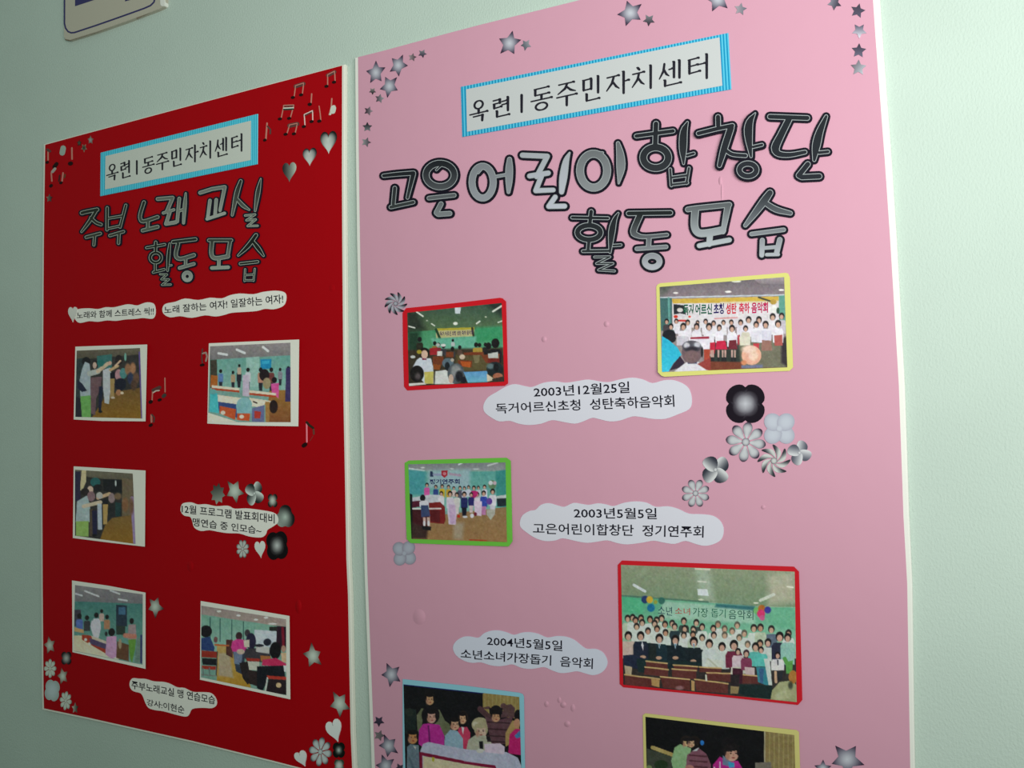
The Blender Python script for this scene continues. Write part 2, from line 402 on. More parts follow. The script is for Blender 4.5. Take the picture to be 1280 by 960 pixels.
# hearts
def heart_pts(x0, y0, x1, y1, skew=0.0, tilt=0.0):
    P = []
    for k in range(28):
        t = 2 * math.pi * k / 28
        x = 16 * math.sin(t) ** 3 / 16; y = -(13 * math.cos(t) - 5 * math.cos(2 * t) - 2 * math.cos(3 * t) - math.cos(4 * t) - 2.6) / 14.5
        ca, sa = math.cos(tilt), math.sin(tilt)
        x, y = x * ca - y * sa, x * sa + y * ca
        P.append(((x0 + x1) / 2 + x * (x1 - x0) / 2, (y0 + y1) / 2 + y * (y1 - y0) / 2 + skew * x))
    return P
def heart(label, c, x0, y0, x1, y1, col, skew=0, tilt=0, lift=0, cen=None):
    P = crop(c, heart_pts(x0, y0, x1, y1, skew, tilt)); ce = crop(c, [cen or ((x0 + x1) / 2, (y0 + y1) / 2 - .08 * (y1 - y0))])[0]
    tag(flake('heart_cutout', P, ce, col, h1=HS + .0006 + lift, dist=False), label, 'heart', 'paper hearts on the red board')
cM = (345, 150, 12)
def hcol(a, b): return lambda t, q, d: mix(a, b, min(1, max(0, t ** 1.2 * (0.45 - 1.3 * d[1]) + t ** 6 * 0.5)))
heart('largest shaded heart at the red top right, highest of three', cM, 663, 108, 912, 448, hcol((178, 188, 180), (24, 26, 26)), -14, cen=(780, 290))
heart('middle shaded heart of three at the red top right', cM, 400, 372, 608, 640, hcol((176, 182, 174), (20, 24, 26)), -12, cen=(490, 500))
heart('lowest shaded heart of three at the red top right, dark on its left', cM, 95, 585, 302, 878, linear(0, (30, 30, 32), (168, 182, 166)), -10)
WH = (208, 216, 208)
heart('white paper heart at the left end of the left slogan slip', (40, 240, 5.333), 240, 748, 300, 850, linear(90, (205, 208, 198), (190, 192, 184)), -2, lift=.0008)
heart('white paper heart below the red middle caption beside the black clover', cI, 505, 662, 612, 832, linear(90, WH, (190, 200, 190)), 6, -.15)
heart('tilted white paper heart near the red bottom right corner', cK, 264, 596, 376, 752, linear(90, WH, (196, 204, 202)), 12, -.42, lift=.001)
heart('smaller white paper heart left of the daisy at the red bottom right', cK, 42, 826, 132, 932, linear(90, WH, (196, 204, 202)), 14, -.55, lift=.001)

# flowers
def lobes(cx, cy, rx, ry, n, rot, k=.5, m=10):
    """outline of n round lobes"""
    P = []
    for i in range(n * m):
        a = 2 * math.pi * i / (n * m)
        r = 1 - k * (1 - abs(math.cos(n * (a - math.radians(rot)) / 2)) ** .6)
        P.append((cx + rx * r * math.cos(a), cy + ry * r * math.sin(a)))
    return P
def clover(label, c, cen, rx, ry, n, rot, col, k=.35, board='pink'):
    ce = crop(c, [cen])[0]
    tag(flake('clover_cutout', lobes(ce[0], ce[1], rx / c[2], ry / c[2], n, rot, k), ce, col), label, 'flower', 'grey paper flowers on the %s board' % board)
def flower(label, c, cen, rx, ry, n, rot, kind, board='pink', light=(200, 206, 208), dark=(52, 40, 58), disc=True):
    ce = crop(c, [cen])[0]; rx /= c[2]; ry /= c[2]
    t = thing('flower_cutout', ce, HS, label, 'flower', 'grey paper flowers on the %s board' % board)
    for i in range(n):
        a = math.radians(rot + 360.0 * i / n); P = []
        if kind == 'daisy': w, b, e = .265, 0.0, 0.16
        elif kind == 'pinwheel': w, b, e = .21, .34, 0.1
        elif kind == 'swirl': w, b, e = .46, .25, -0.02
        else: w, b, e = .47, 0.0, -0.02
        for k in range(20):
            s = 2 * math.pi * k / 20
            u = e + (1 - e) * (0.5 - 0.5 * math.cos(s)); v = w * math.sin(s) * (1 if kind in ('swirl', 'soft') else math.sin(math.pi * min(1, max(0, (u - e) / (1 - e))) ** 1.15 * .5 + .25))
            v += b * u * (1 - u) * 2 * (1 if kind != 'swirl' else 1)
            if kind == 'pinwheel': v += -0.32 * u * u + .1
            x = u * math.cos(a) - v * math.sin(a); y = u * math.sin(a) + v * math.cos(a)
            P.append((ce[0] + rx * x, ce[1] + ry * y))
        P = np.array(P); pc = P.mean(0); dr = np.array([math.cos(a), math.sin(a)]); dn = np.array([-math.sin(a), math.cos(a)])
        R = np.abs(P - pc).max()
        if kind == 'daisy':
            cf = lambda t_, q, d, dr=dr: mix(light, dark, min(1, max(0, (d @ dr if hasattr(d, 'shape') else 0) ** 3 * .9 * t_ + t_ ** 3 * .38)))
        elif kind == 'pinwheel':
            cf = lambda t_, q, d, dn=dn: mix(light, dark, min(1, max(0, .45 - 1.7 * (d @ dn if hasattr(d, 'shape') else 0))))
        elif kind == 'swirl':
            cf = lambda t_, q, d, dn=dn: mix(light, dark, min(1, max(0, .42 + .75 * (d @ dn if hasattr(d, 'shape') else 0))))
        else:
            cf = lambda t_, q, d: mix(light, dark, t_ ** 2.5)
        flake('petal', P, pc, cf, t, h1=HS + .0005 + 4e-5 * (i % 4), R=R, dist=False)
    if disc:
        r = {'daisy': .2, 'pinwheel': .2, 'swirl': .13, 'soft': .17}[kind]
        flake('flower_centre', [(ce[0] + rx * r * math.cos(k * .524), ce[1] + ry * r * math.sin(k * .524)) for k in range(12)], ce, radial(light, mix(light, dark, .55), 3), t, h1=HS + .0008)
cN = (840, 470, 5.333)
clover('black four-lobed clover with a glowing grey middle under the yellow-edged photo', cN, (489, 185), 145, 145, 4, 45, lambda t, q, d: mix((196, 200, 206), (26, 20, 30), min(1, max(0, (t * 1.75 - .2))) ** 1.3), .24)
flower('large eight-petalled daisy below the black clover', cN, (492, 440), 134, 134, 8, 8, 'daisy')
flower('soft white four-petalled flower right of the black clover', cN, (716, 350), 122, 122, 4, 45, 'soft', light=(196, 204, 214), dark=(172, 176, 190))
flower('small swirled four-petalled flower at the right end of the flower trail', cN, (850, 512), 82, 84, 4, -80, 'swirl', light=(212, 216, 218), dark=(88, 92, 104))
flower('pinwheel flower with thin curved petals right of the large daisy', cN, (680, 565), 108, 106, 8, 10, 'pinwheel', light=(205, 210, 206), dark=(52, 56, 62))
flower('large swirled four-petalled flower left of the large daisy', cN, (290, 625), 102, 104, 4, -50, 'swirl', light=(212, 216, 216), dark=(52, 56, 66))
flower('small eight-petalled daisy at the lower left end of the flower trail', cN, (157, 782), 96, 96, 8, 22, 'daisy')
flower('dark pinwheel flower at the upper left corner of the red-edged small photo', (475, 355, 21.33), (415, 520), 300, 300, 9, 15, 'pinwheel', light=(178, 180, 190), dark=(34, 34, 42))
flower('faded four-petalled flower at the lower left of the green-edged photo', (480, 560, 6.0), (152, 790), 100, 106, 4, 40, 'soft', light=(176, 184, 196), dark=(148, 146, 160))
flower('swirled four-petalled flower over the red middle caption', cI, (503, 215), 98, 128, 4, -65, 'swirl', 'red', (196, 208, 200), (30, 34, 34))
clover('small four-lobed flower with dark tips over the caption right end on red', cI, (685, 286), 56, 80, 4, 45, lambda t, q, d: mix((186, 196, 184), (28, 24, 22), t ** 1.8), .5, 'red')
clover('three-lobed dark clover at the right end of the red middle caption', cI, (812, 450), 98, 122, 3, 30, lambda t, q, d: mix((170, 188, 176), (26, 26, 26), min(1, max(0, t * (.85 + .5 * d[0] - .4 * d[1])))), .35, 'red')
clover('large black clover with a grey middle below the red middle caption', cI, (730, 736), 120, 160, 4, 40, lambda t, q, d: mix((178, 186, 182), (16, 14, 16), min(1, max(0, t * 1.7 - .15))), .3, 'red')
flower('small grey daisy below the red middle caption', cI, (386, 770), 66, 96, 8, 22, 'daisy', 'red', (176, 186, 178), (60, 62, 60))
clover('dark four-lobed flower beside the photo in the red bottom left cluster', cJ, (262, 342), 58, 76, 4, 45, lambda t, q, d: mix((170, 178, 170), (26, 20, 22), t ** 1.5), .45, 'red')
flower('upper pale pinwheel daisy in the red bottom left cluster', cJ, (100, 446), 62, 96, 8, 0, 'daisy', 'red', (188, 200, 186), (120, 130, 120))
flower('lower pale pinwheel daisy in the red bottom left cluster', cJ, (256, 768), 60, 96, 8, 10, 'daisy', 'red', (188, 200, 186), (120, 130, 120))
clover('blurry white four-lobed flower in the red bottom left cluster', cJ, (121, 665), 80, 116, 4, 55, radial((176, 192, 194), (150, 166, 160), 2), .25, 'red')
flower('large grey daisy at the red bottom right corner', cK, (228, 846), 82, 104, 8, 10, 'daisy', 'red', (176, 188, 186), (58, 60, 62))
clover('black clover right of the daisy at the red bottom right', cK, (358, 834), 48, 62, 4, 45, lambda t, q, d: mix((170, 188, 180), (10, 18, 14), min(1, t * 1.5)), .3, 'red')
clover('grey four-lobed flower lowest at the red bottom right corner', cK, (360, 944), 40, 52, 4, 45, lambda t, q, d: mix((188, 198, 190), (44, 60, 48), t ** 2), .4, 'red')

# music notes
LT, MD, DR = (172, 118, 104), (84, 58, 54), (30, 12, 12)
def note(label, c, parts, name='music_note'):
    S = []
    h = strokes(name, [dict(s=lines(c, [(w,) + tuple(pts)])[0], c=colr) for w, colr, pts in parts], HS, HS + .0004, 0, M_INK, None, walls=True, seg=8)
    tag(h, label, 'music note', 'paper music notes on the red board')
cQ = (325, 80, 9.14)
def beamed(a, b, sa, sb, w=16, lt=LT): return [(w, MD, (a, b)), (5, lt, ((a[0], a[1] - 8), (b[0], b[1] - 8))), (5, lt, (a, sa)), (5, lt, (b, sb)), (16, DR, ((sa[0] - 22, sa[1] + 4), (sa[0] - 6, sa[1]))), (16, DR, ((sb[0] - 22, sb[1] + 4), (sb[0] - 6, sb[1])))]
note('beamed pair of notes at the top middle of the red right corner group', cQ, beamed((405, 255), (498, 225), (388, 380), (482, 350), 22))
note('beamed pair of notes nearest the red top right corner', cQ, beamed((772, 130), (852, 90), (772, 252), (858, 205), 20))
note('double-beamed pair of notes at the left of the red right corner group', cQ, beamed((270, 480), (385, 475), (240, 625), (345, 618), 11) + [(7, (190, 200, 186), ((272, 505), (380, 500))), (9, (40, 60, 50), ((272, 520), (378, 515)))])
note('slanted beamed pair of notes in the middle of the red right corner group', cQ, beamed((505, 585), (600, 540), (514, 712), (602, 655), 13, (205, 186, 178)))
note('beamed pair of notes directly right of the red title strip top', cQ, beamed((335, 705), (425, 685), (305, 800), (400, 795), 24))
note('plain quarter note under the top beamed pair on red', cQ, [(6, LT, ((590, 340), (582, 455))), (18, DR, ((560, 462), (574, 458)))])
note('thin curved single note left of the pale flat sign on red', cQ, [(5, LT, ((674, 480), (686, 560), (694, 640))), (17, DR, ((668, 655), (684, 650)))])
note('eighth note nearest the red title strip corner', cQ, [(8, LT, ((80, 675), (66, 860))), (9, MD, ((84, 710), (118, 748), (116, 795))), (15, DR, ((48, 872), (60, 866)))])
note('pale flat sign above the largest shaded heart on red', cQ, [(7, LT, ((820, 395), (812, 500), (790, 580))), (30, (182, 192, 178), ((838, 500), (830, 540))), (10, (182, 192, 178), ((850, 480), (800, 575)))])
note('eighth note in the extreme top left corner of the red board', cH, [(8, LT, ((76, 240), (76, 335))), (16, MD, ((70, 212), (98, 230))), (16, DR, ((60, 366), (70, 362)))])
note('pale oval whole note by the red top left corner', cH, [(32, (142, 160, 148), ((258, 192), (246, 252)))])
note('quarter note right of the pale oval on the red board', cH, [(8, LT, ((362, 190), (364, 325))), (24, DR, ((338, 380), (352, 376)))])
note('curved flagged note below the corner note on the red left edge', cH, [(22, DR, ((150, 420), (180, 380))), (16, (150, 150, 140), ((128, 478), (160, 440))), (7, LT, ((114, 490), (122, 590))), (18, DR, ((106, 650), (116, 640)))])
note('small pair of notes under the pale oval on the red board', cH, [(8, LT, ((256, 490), (244, 590))), (9, (60, 30, 26), ((216, 520), (206, 590))), (9, (90, 60, 40), ((280, 510), (272, 545))), (16, DR, ((225, 612), (236, 606)))])
cR = (180, 420, 8.0)
note('beamed note right of the uppermost left photo on red', cR, [(18, MD, ((92, 545), (155, 515))), (6, (190, 180, 165), ((85, 570), (120, 548), (150, 545))), (5, LT, ((84, 560), (80, 640))), (17, DR, ((60, 662), (70, 656))), (14, DR, ((148, 642), (162, 636)))])
note('tall single note beside the beamed note right of the uppermost left photo', cR, [(5, LT, ((208, 420), (210, 560))), (17, (60, 60, 56), ((192, 604), (206, 590)))])
note('small eighth note below the beamed one beside the uppermost left photo', cR, [(8, LT, ((72, 790), (74, 860))), (7, MD, ((78, 785), (102, 815), (96, 860))), (15, DR, ((60, 896), (72, 888)))])
note('thin looped note touching the left side of the classroom photo', cR, [(6, MD, ((584, 130), (576, 200), (582, 270))), (8, (150, 128, 118), ((586, 175), (618, 165), (630, 205), (618, 250))), (13, DR, ((570, 292), (592, 288)))])
note('long flagged eighth note at the lower right of the classroom photo', (360, 510, 16.0), [(13, (220, 128, 140), ((372, 310), (376, 680))), (24, (44, 34, 26), ((372, 285), (425, 345), (500, 400))), (18, (96, 56, 46), ((510, 430), (515, 520))), (8, (130, 40, 36), ((500, 560), (440, 655))), (40, DR, ((310, 755), (345, 728)))])

# ---------------------------------------------------------------- title syllables
def syllable(ch, label, c, S, top, bot, grp, og=2.9, li=0.8, lift=0.0, line=(166, 176, 176), board_h=HS):
    L = []
    for s in S:
        if s[0] == 'o': L.append([(c[0] + p[0] / c[2], c[1] + p[1] / c[2], p[2] / c[2]) for p in ring(*s[1:])])
        else: L += [smooth_line(q) for q in lines(c, [s])]
    ys = [p[1] for s in L for p in s]; xs = [p[0] for s in L for p in s]; y0, y1 = min(ys), max(ys)
    if grp == TR: top, bot = tuple(v * .8 for v in top), tuple(v * .88 for v in bot)
    t = thing('title_letter', ((min(xs) + max(xs)) / 2, (y0 + y1) / 2), board_h, label, 'letter', grp)
    h = board_h + .0012 + lift
    strokes('black_backing', L, board_h + lift * .5, h, og, M_INK, t, lambda p: (24, 22, 34), walls=True, seg=12)
    strokes('pale_outline', L, h, h + .00014, 0, M_INK, t, lambda p: line, seg=12)
    strokes('shaded_fill', L, h, h + .00028, -li, M_INK, t, lambda p: mix(top, bot, min(1, max(0, (p[1] - y0) / (y1 - y0)))), seg=12)
K3, K4, K5, K6, K7, K0 = (465, 180, 6.4), (650, 130, 6.0), (840, 120, 5.82), (700, 240, 8.0), (840, 220, 7.53), (700, 130, 3.556)
TP, TR = 'cutout title letters on the pink board', 'cutout title letters on the red board'
dk, gy, lg = (34, 38, 42), (112, 118, 122), (168, 174, 180)
syllable('고', 'cutout letter 고, first of the upper pink title line', K3, [(20, (92, 254, 17), (200, 242, 19), (332, 232, 20)), (22, (330, 240), (284, 430, 15)), (18, (182, 352), (170, 480)), (17, (150, 505), (330, 466))], dk, (60, 66, 66), TP)
syllable('은', 'cutout letter 은, second of the upper pink title line', K3, [('o', 545, 248, 114, 94, 28), (10, (600, 182), (556, 172), (515, 208)), (18, (455, 433), (658, 410)), (21, (552, 480), (515, 550), (530, 562), (622, 556))], dk, (128, 134, 136), TP)
syllable('어', 'cutout letter 어, grey with a wide oval, third of the upper pink title line', K3, [('o', 885, 305, 85, 128, 28), (10, (935, 180), (890, 190), (850, 232)), (14, (985, 262), (1070, 246)), (30, (1100, 122, 20), (1098, 200, 31), (1096, 300, 28), (1092, 385, 15))], (124, 130, 134), (150, 156, 162), TP)
syllable('린', 'palest cutout letter 린, fourth of the upper pink title line', K4, [(20, (18, 384), (205, 392)), (20, (205, 392), (125, 545)), (20, (72, 540), (212, 518)), (20, (165, 530), (118, 650), (250, 645, 18)), (28, (372, 366, 8), (345, 430, 24), (325, 550, 31), (312, 660, 20)), (20, (264, 698), (215, 768), (335, 766))], lg, (190, 196, 206), TP)
syllable('이', 'cutout letter 이, with tall oval and dark bar, fifth of the upper pink line', K4, [('o', 552, 500, 102, 128, 30), (10, (620, 365), (550, 370), (505, 415)), (30, (735, 295, 16), (752, 380, 30), (756, 480, 33), (740, 595, 8))], (104, 110, 112), (138, 144, 146), TP)
syllable('합', 'cutout letter 합, sixth of the upper pink title line', K4, [(22, (1020, 148), (1014, 310)), (18, (872, 240), (1148, 202)), ('o', 1018, 402, 94, 78, 29)] + [(w,) + tuple(((K5[0] + p[0] / K5[2] - K4[0]) * K4[2], (K5[1] + p[1] / K5[2] - K4[1]) * K4[2]) + ((p[2] * K4[2] / K5[2],) if len(p) > 2 else ()) for p in pts) for w, pts in [(30, [(112, 192, 10), (86, 260, 28), (80, 380, 30), (84, 492, 10)]), (14, [(110, 432), (158, 418)])]]
         + [(13,) + tuple(((K0[0] + x / K0[2] - K4[0]) * K4[2], (K0[1] + y / K0[2] - K4[1]) * K4[2]) for x, y in q) for q in [((490, 290), (495, 362)), ((573, 285), (562, 352)), ((495, 327), (565, 317)), ((502, 358), (566, 350))]], dk, (52, 56, 60), TP)
syllable('창', 'cutout letter 창, seventh of the upper pink title line, curling off the board', K5, [(20, (335, 152), (336, 215)), (18, (192, 272), (320, 240), (440, 215)), (27, (428, 232), (380, 380), (345, 505, 18)), (17, (392, 395), (440, 425), (535, 434)), (30, (606, 124, 6), (565, 190, 28), (556, 280, 32), (575, 440, 12)), (14, (590, 370), (655, 355)), ('o', 552, 537, 62, 46, 22)], dk, (44, 48, 54), TP, lift=.0025)
syllable('단', 'cutout letter 단, last of the upper pink title line', K5, [(20, (712, 150), (985, 160)), (26, (850, 170, 26), (790, 290, 28), (752, 375, 32), (775, 420, 24), (860, 428, 20), (968, 408, 17)), (30, (1122, 148, 14), (1075, 260, 28), (1050, 360, 32), (1035, 466, 14)), (15, (1070, 412), (1135, 405)), (22, (988, 496), (922, 578), (945, 590), (1072, 584))], (36, 42, 46), (40, 44, 50), TP)
syllable('활', 'cutout letter 활, first of the lower pink title line', K6, [(24, (312, 195), (298, 320)), (19, (122, 255), (480, 262)), ('o', 290, 405, 116, 72, 30), (22, (290, 485), (280, 585)), (18, (228, 592), (500, 588)), (32, (582, 212, 12), (545, 280, 26), (518, 400, 36), (500, 605, 14)), (16, (535, 535), (608, 530)), (13, (345, 650), (500, 648), (365, 715), (530, 715), (385, 780), (545, 790))], dk, (52, 58, 60), TP)
syllable('동', 'cutout letter 동, second of the lower pink title line', K6, [(26, (685, 214), (1105, 208)), (34, (800, 230), (735, 390), (775, 435, 28), (860, 448, 22), (1070, 428, 20)), (26, (890, 460), (885, 550)), (22, (768, 568), (1062, 548)), ('o', 922, 695, 74, 58, 30)], (30, 36, 36), (178, 182, 190), TP)
syllable('모', 'cutout letter 모, third of the lower pink title line', K7, [(26, (148, 315), (250, 300), (540, 270)), (36, (218, 325), (212, 470), (250, 535), (340, 535), (475, 510)), (32, (525, 290), (480, 525, 24)), (29, (360, 535), (350, 640)), (24, (256, 656), (540, 602))], (92, 98, 100), (186, 196, 200), TP)
syllable('습', 'cutout letter 습, last of the lower pink title line', K7, [(30, (922, 158, 32), (870, 230, 38), (780, 350, 32), (690, 465, 20)), (26, (880, 255), (980, 315, 30), (1115, 350, 22)), (21, (748, 546), (1052, 506)), (24, (850, 605), (845, 745)), (26, (1015, 600), (985, 725)), (18, (860, 678), (990, 668)), (17, (890, 740), (1000, 738))], (48, 54, 58), (176, 182, 188), TP)
Q1, Q2 = (90, 240, 8.0), (165, 215, 6.4)
rl = (148, 160, 146); r = dict(og=1.9, li=0.75, line=(150, 162, 148))
syllable('주', 'cutout letter 주, first of the upper red title line', Q1, [(20, (98, 210), (150, 196), (252, 176)), (18, (240, 188), (170, 300), (95, 398, 12)), (17, (188, 258), (240, 305), (290, 325)), (17, (142, 452), (282, 415)), (15, (226, 440), (218, 530))], (46, 54, 46), (70, 76, 66), TR, **r)
syllable('부', 'cutout letter 부, second of the upper red title line', Q1, [(16, (352, 158), (350, 378)), (15, (538, 132), (480, 352)), (13, (368, 262), (498, 240)), (13, (360, 366), (470, 342)), (16, (378, 436), (515, 396)), (16, (470, 420), (465, 512))], (40, 48, 40), (70, 76, 66), TR, **r)
syllable('노', 'cutout letter 노, third of the upper red title line', Q2, [(15, (95, 242), (68, 330), (66, 372), (92, 395), (205, 360)), (14, (128, 395), (125, 458)), (15, (85, 468), (205, 438))], (44, 52, 46), (100, 110, 96), TR, **r)
syllable('래', 'pale cutout letter 래, fourth of the upper red title line', Q2, [(15, (205, 216), (325, 206), (278, 318)), (12, (250, 328), (335, 302)), (15, (302, 320), (272, 415), (350, 402)), (14, (378, 212), (362, 395)), (15, (430, 170, 8), (422, 270, 16), (412, 408, 12)), (12, (375, 312), (410, 300))], (112, 122, 110), (148, 158, 148), TR, **r)
syllable('교', 'pale cutout letter 교, fifth of the upper red title line', Q2, [(15, (545, 166), (640, 136), (742, 120), (704, 308, 13)), (14, (624, 228), (606, 368)), (14, (674, 222), (664, 350)), (13, (600, 376), (740, 330))], (128, 138, 130), (172, 180, 172), TR, **r)
syllable('실', 'cutout letter 실, last of the upper red title line', Q2, [(16, (870, 72, 14), (838, 170, 20), (802, 345, 11)), (14, (838, 215), (890, 270, 16), (938, 302, 8)), (16, (1030, 54, 6), (1008, 160, 19), (985, 310, 10)), (9, (905, 348), (985, 340), (915, 386), (990, 380), (925, 432), (1005, 430))], (40, 46, 42), (120, 128, 118), TR, **r)
syllable('활', 'cutout letter 활, first of the lower red title line', Q2, [(13, (190, 562), (188, 630)), (11, (116, 606), (262, 580)), ('o', 190, 685, 44, 40, 13), (11, (186, 740), (186, 790)), (11, (170, 802), (258, 780)), (14, (302, 574, 10), (292, 670, 15), (285, 790, 9)), (8, (292, 750), (316, 746)), (8, (225, 818), (280, 820), (235, 858), (295, 860), (240, 903), (310, 900))], (34, 44, 38), (44, 54, 46), TR, **r)
syllable('동', 'cutout letter 동, second of the lower red title line', Q2, [(15, (328, 560), (508, 538)), (16, (368, 575), (350, 665), (388, 695), (495, 665)), (13, (430, 700), (428, 745)), (14, (380, 768), (495, 735)), ('o', 442, 835, 29, 30, 16)], (40, 50, 44), (170, 180, 172), TR, **r)
syllable('모', 'cutout letter 모, third of the lower red title line', Q2, [(14, (615, 546), (795, 546)), (17, (640, 562), (635, 655), (668, 690), (768, 675)), (15, (785, 552), (765, 678)), (14, (696, 690), (694, 752)), (14, (638, 768), (770, 762))], (60, 70, 62), (160, 170, 158), TR, **r)
syllable('습', 'cutout letter 습, last of the lower red title line', Q2, [(16, (992, 505, 16), (930, 590, 18), (850, 668, 9)), (14, (970, 560), (1010, 610, 18), (1052, 670, 9)), (12, (866, 734), (1005, 718)), (8, (905, 778), (900, 872)), (8, (982, 775), (972, 870)), (8, (905, 825), (975, 820)), (8, (905, 866), (970, 866))], (32, 40, 36), (36, 44, 40), TR, **r)

# ---------------------------------------------------------------- caption slips
def slip(label, c, outline, texts, cat='caption', lift=.0, paper=(222, 224, 234), ink=(22, 22, 36), grp='white cloud-shaped captions', wt=.013):
    P = densify(crop(c, outline), 3); ce = P.mean(0)
    t = thing('caption_slip', ce, HS, label, cat, grp)
    h = HS + .0006 + lift
    V, F = prism(P, HS, h)
    t = mesh_obj('paper', V, F, M_INK, t, np.tile(np.array(paper, float), (len(V), 1)))
    for body, Q in texts:
        text(body, crop(c, Q), h + .00006, t, M_INK, ink, wt)
SP, SR = 'white cloud captions on the pink board', 'white cloud captions on the red board'
slip('wide cloud-shaped caption dated 2003년12월25일 between the two upper pink photos', (600, 460, 4.571),
     [(20, 212), (45, 168), (95, 137), (150, 105), (200, 92), (260, 104), (300, 108), (360, 85), (430, 76), (490, 84), (560, 74), (620, 66), (700, 79), (745, 79), (800, 65), (870, 55), (930, 65), (985, 86), (1050, 70), (1110, 70), (1170, 95), (1200, 130), (1211, 190), (1195, 235), (1130, 265), (1060, 290), (990, 291), (920, 280), (870, 277), (800, 300), (740, 305), (680, 292), (640, 285), (590, 305), (540, 318), (470, 307), (410, 298), (350, 318), (280, 326), (220, 318), (170, 302), (110, 305), (60, 280), (25, 250)],
     [('2003년12월25일', [(305, 108), (853, 76), (855, 142), (308, 168)]), ('독거어르신초청  성탄축하음악회', [(88, 203), (1108, 152), (1112, 222), (92, 262)])], grp=SP)
slip('wide cloud-shaped caption dated 2003년5월5일 right of the green-edged photo', (640, 600, 4.571),
     [(45, 240), (60, 202), (100, 177), (135, 170), (165, 142), (210, 132), (260, 145), (300, 153), (350, 131), (400, 137), (440, 142), (490, 133), (540, 140), (580, 149), (640, 130), (710, 122), (770, 130), (820, 153), (890, 150), (950, 165), (1010, 192), (1080, 195), (1150, 205), (1195, 240), (1210, 290), (1195, 340), (1150, 367), (1100, 376), (1050, 366), (990, 348), (930, 365), (870, 358), (810, 347), (750, 357), (660, 368), (600, 360), (545, 345), (490, 352), (430, 359), (370, 350), (290, 333), (250, 345), (190, 349), (130, 330), (80, 297), (50, 270)],
     [('2003년5월5일', [(352, 158), (826, 160), (828, 224), (354, 218)]), ('고은어린이합창단  정기연주회', [(118, 245), (1096, 262), (1094, 330), (120, 308)])], grp=SP)
slip('cloud-shaped caption dated 2004년5월5일 left of the large red-edged photo', (560, 770, 5.818),
     [(35, 230), (60, 182), (110, 152), (160, 149), (220, 158), (260, 127), (310, 108), (370, 105), (430, 120), (480, 137), (540, 120), (600, 118), (660, 131), (720, 156), (790, 146), (860, 151), (920, 175), (970, 215), (1010, 239), (1070, 239), (1120, 260), (1150, 300), (1160, 345), (1140, 390), (1100, 420), (1050, 430), (1000, 418), (940, 402), (880, 411), (820, 415), (760, 397), (700, 372), (640, 381), (590, 385), (530, 376), (470, 352), (420, 360), (360, 365), (300, 356), (240, 337), (180, 341), (120, 327), (60, 287)],
     [('2004년5월5일', [(283, 144), (832, 178), (832, 256), (283, 214)]), ('소년소녀가장돕기  음악회', [(92, 238), (1055, 308), (1052, 386), (92, 308)])], grp=SP, paper=(212, 218, 232))
RP, RI = (214, 216, 206), (30, 30, 38)
slip('left of the two slogan slips under the red title, with a heart at its end', (40, 240, 5.333),
     [(288, 800), (310, 780), (380, 775), (440, 780), (490, 768), (540, 769), (580, 761), (640, 748), (700, 756), (730, 746), (770, 735), (810, 744), (823, 780), (820, 822), (800, 845), (740, 840), (690, 846), (620, 850), (560, 859), (500, 856), (440, 865), (380, 861), (320, 873), (290, 853), (282, 820)],
     [('노래와 함께 스트레스 씩!!', [(298, 800), (812, 766), (812, 820), (298, 846)])], grp=SR, paper=RP, ink=RI)
slip('right of the two slogan slips under the red title', (200, 220, 4.8),
     [(15, 790), (35, 766), (90, 755), (150, 735), (230, 744), (300, 730), (370, 734), (420, 715), (480, 705), (560, 709), (620, 695), (690, 688), (740, 695), (757, 717), (752, 760), (730, 785), (680, 800), (630, 797), (580, 810), (500, 816), (430, 821), (380, 835), (330, 843), (270, 836), (190, 851), (120, 841), (60, 848), (20, 825)],
     [('노래 잘하는 여자! 일잘하는 여자!', [(24, 782), (738, 708), (740, 764), (26, 828)])], grp=SR, paper=RP, ink=RI)
slip('two-line cloud caption ringed by flowers and stars in the middle of the red board', (220, 580, 4.8),
     [(28, 262), (42, 236), (90, 230), (130, 243), (180, 241), (240, 253), (310, 250), (350, 268), (420, 266), (500, 275), (580, 290), (610, 315), (612, 350), (582, 375), (548, 396), (538, 422), (510, 441), (440, 435), (380, 417), (310, 415), (250, 406), (200, 397), (150, 402), (110, 382), (98, 345), (85, 318), (50, 310), (30, 288)],
     [('12월 프로그램 발표회대비', [(34, 242), (592, 300), (592, 358), (34, 294)]), ('맹연습 중 인모습~', [(100, 322), (512, 376), (512, 424), (100, 372)])], grp=SR, paper=RP, ink=RI)
slip('two-line caption slip at the bottom of the red board', (40, 760, 4.8),
     [(585, 450), (602, 422), (640, 424), (680, 426), (730, 440), (790, 444), (830, 456), (870, 476), (914, 480), (964, 503), (1024, 505), (1074, 511), (1104, 545), (1107, 582), (1079, 601), (1024, 599), (962, 606), (942, 640), (922, 652), (870, 642), (790, 620), (740, 613), (700, 600), (680, 570), (665, 530), (648, 510), (610, 500), (590, 480)],
     [('주부노래교실 맹 연습모습', [(597, 434), (1098, 528), (1098, 580), (597, 484)]), ('강사:이현순', [(688, 545), (914, 588), (914, 636), (688, 584)])], grp=SR, paper=RP, ink=RI)

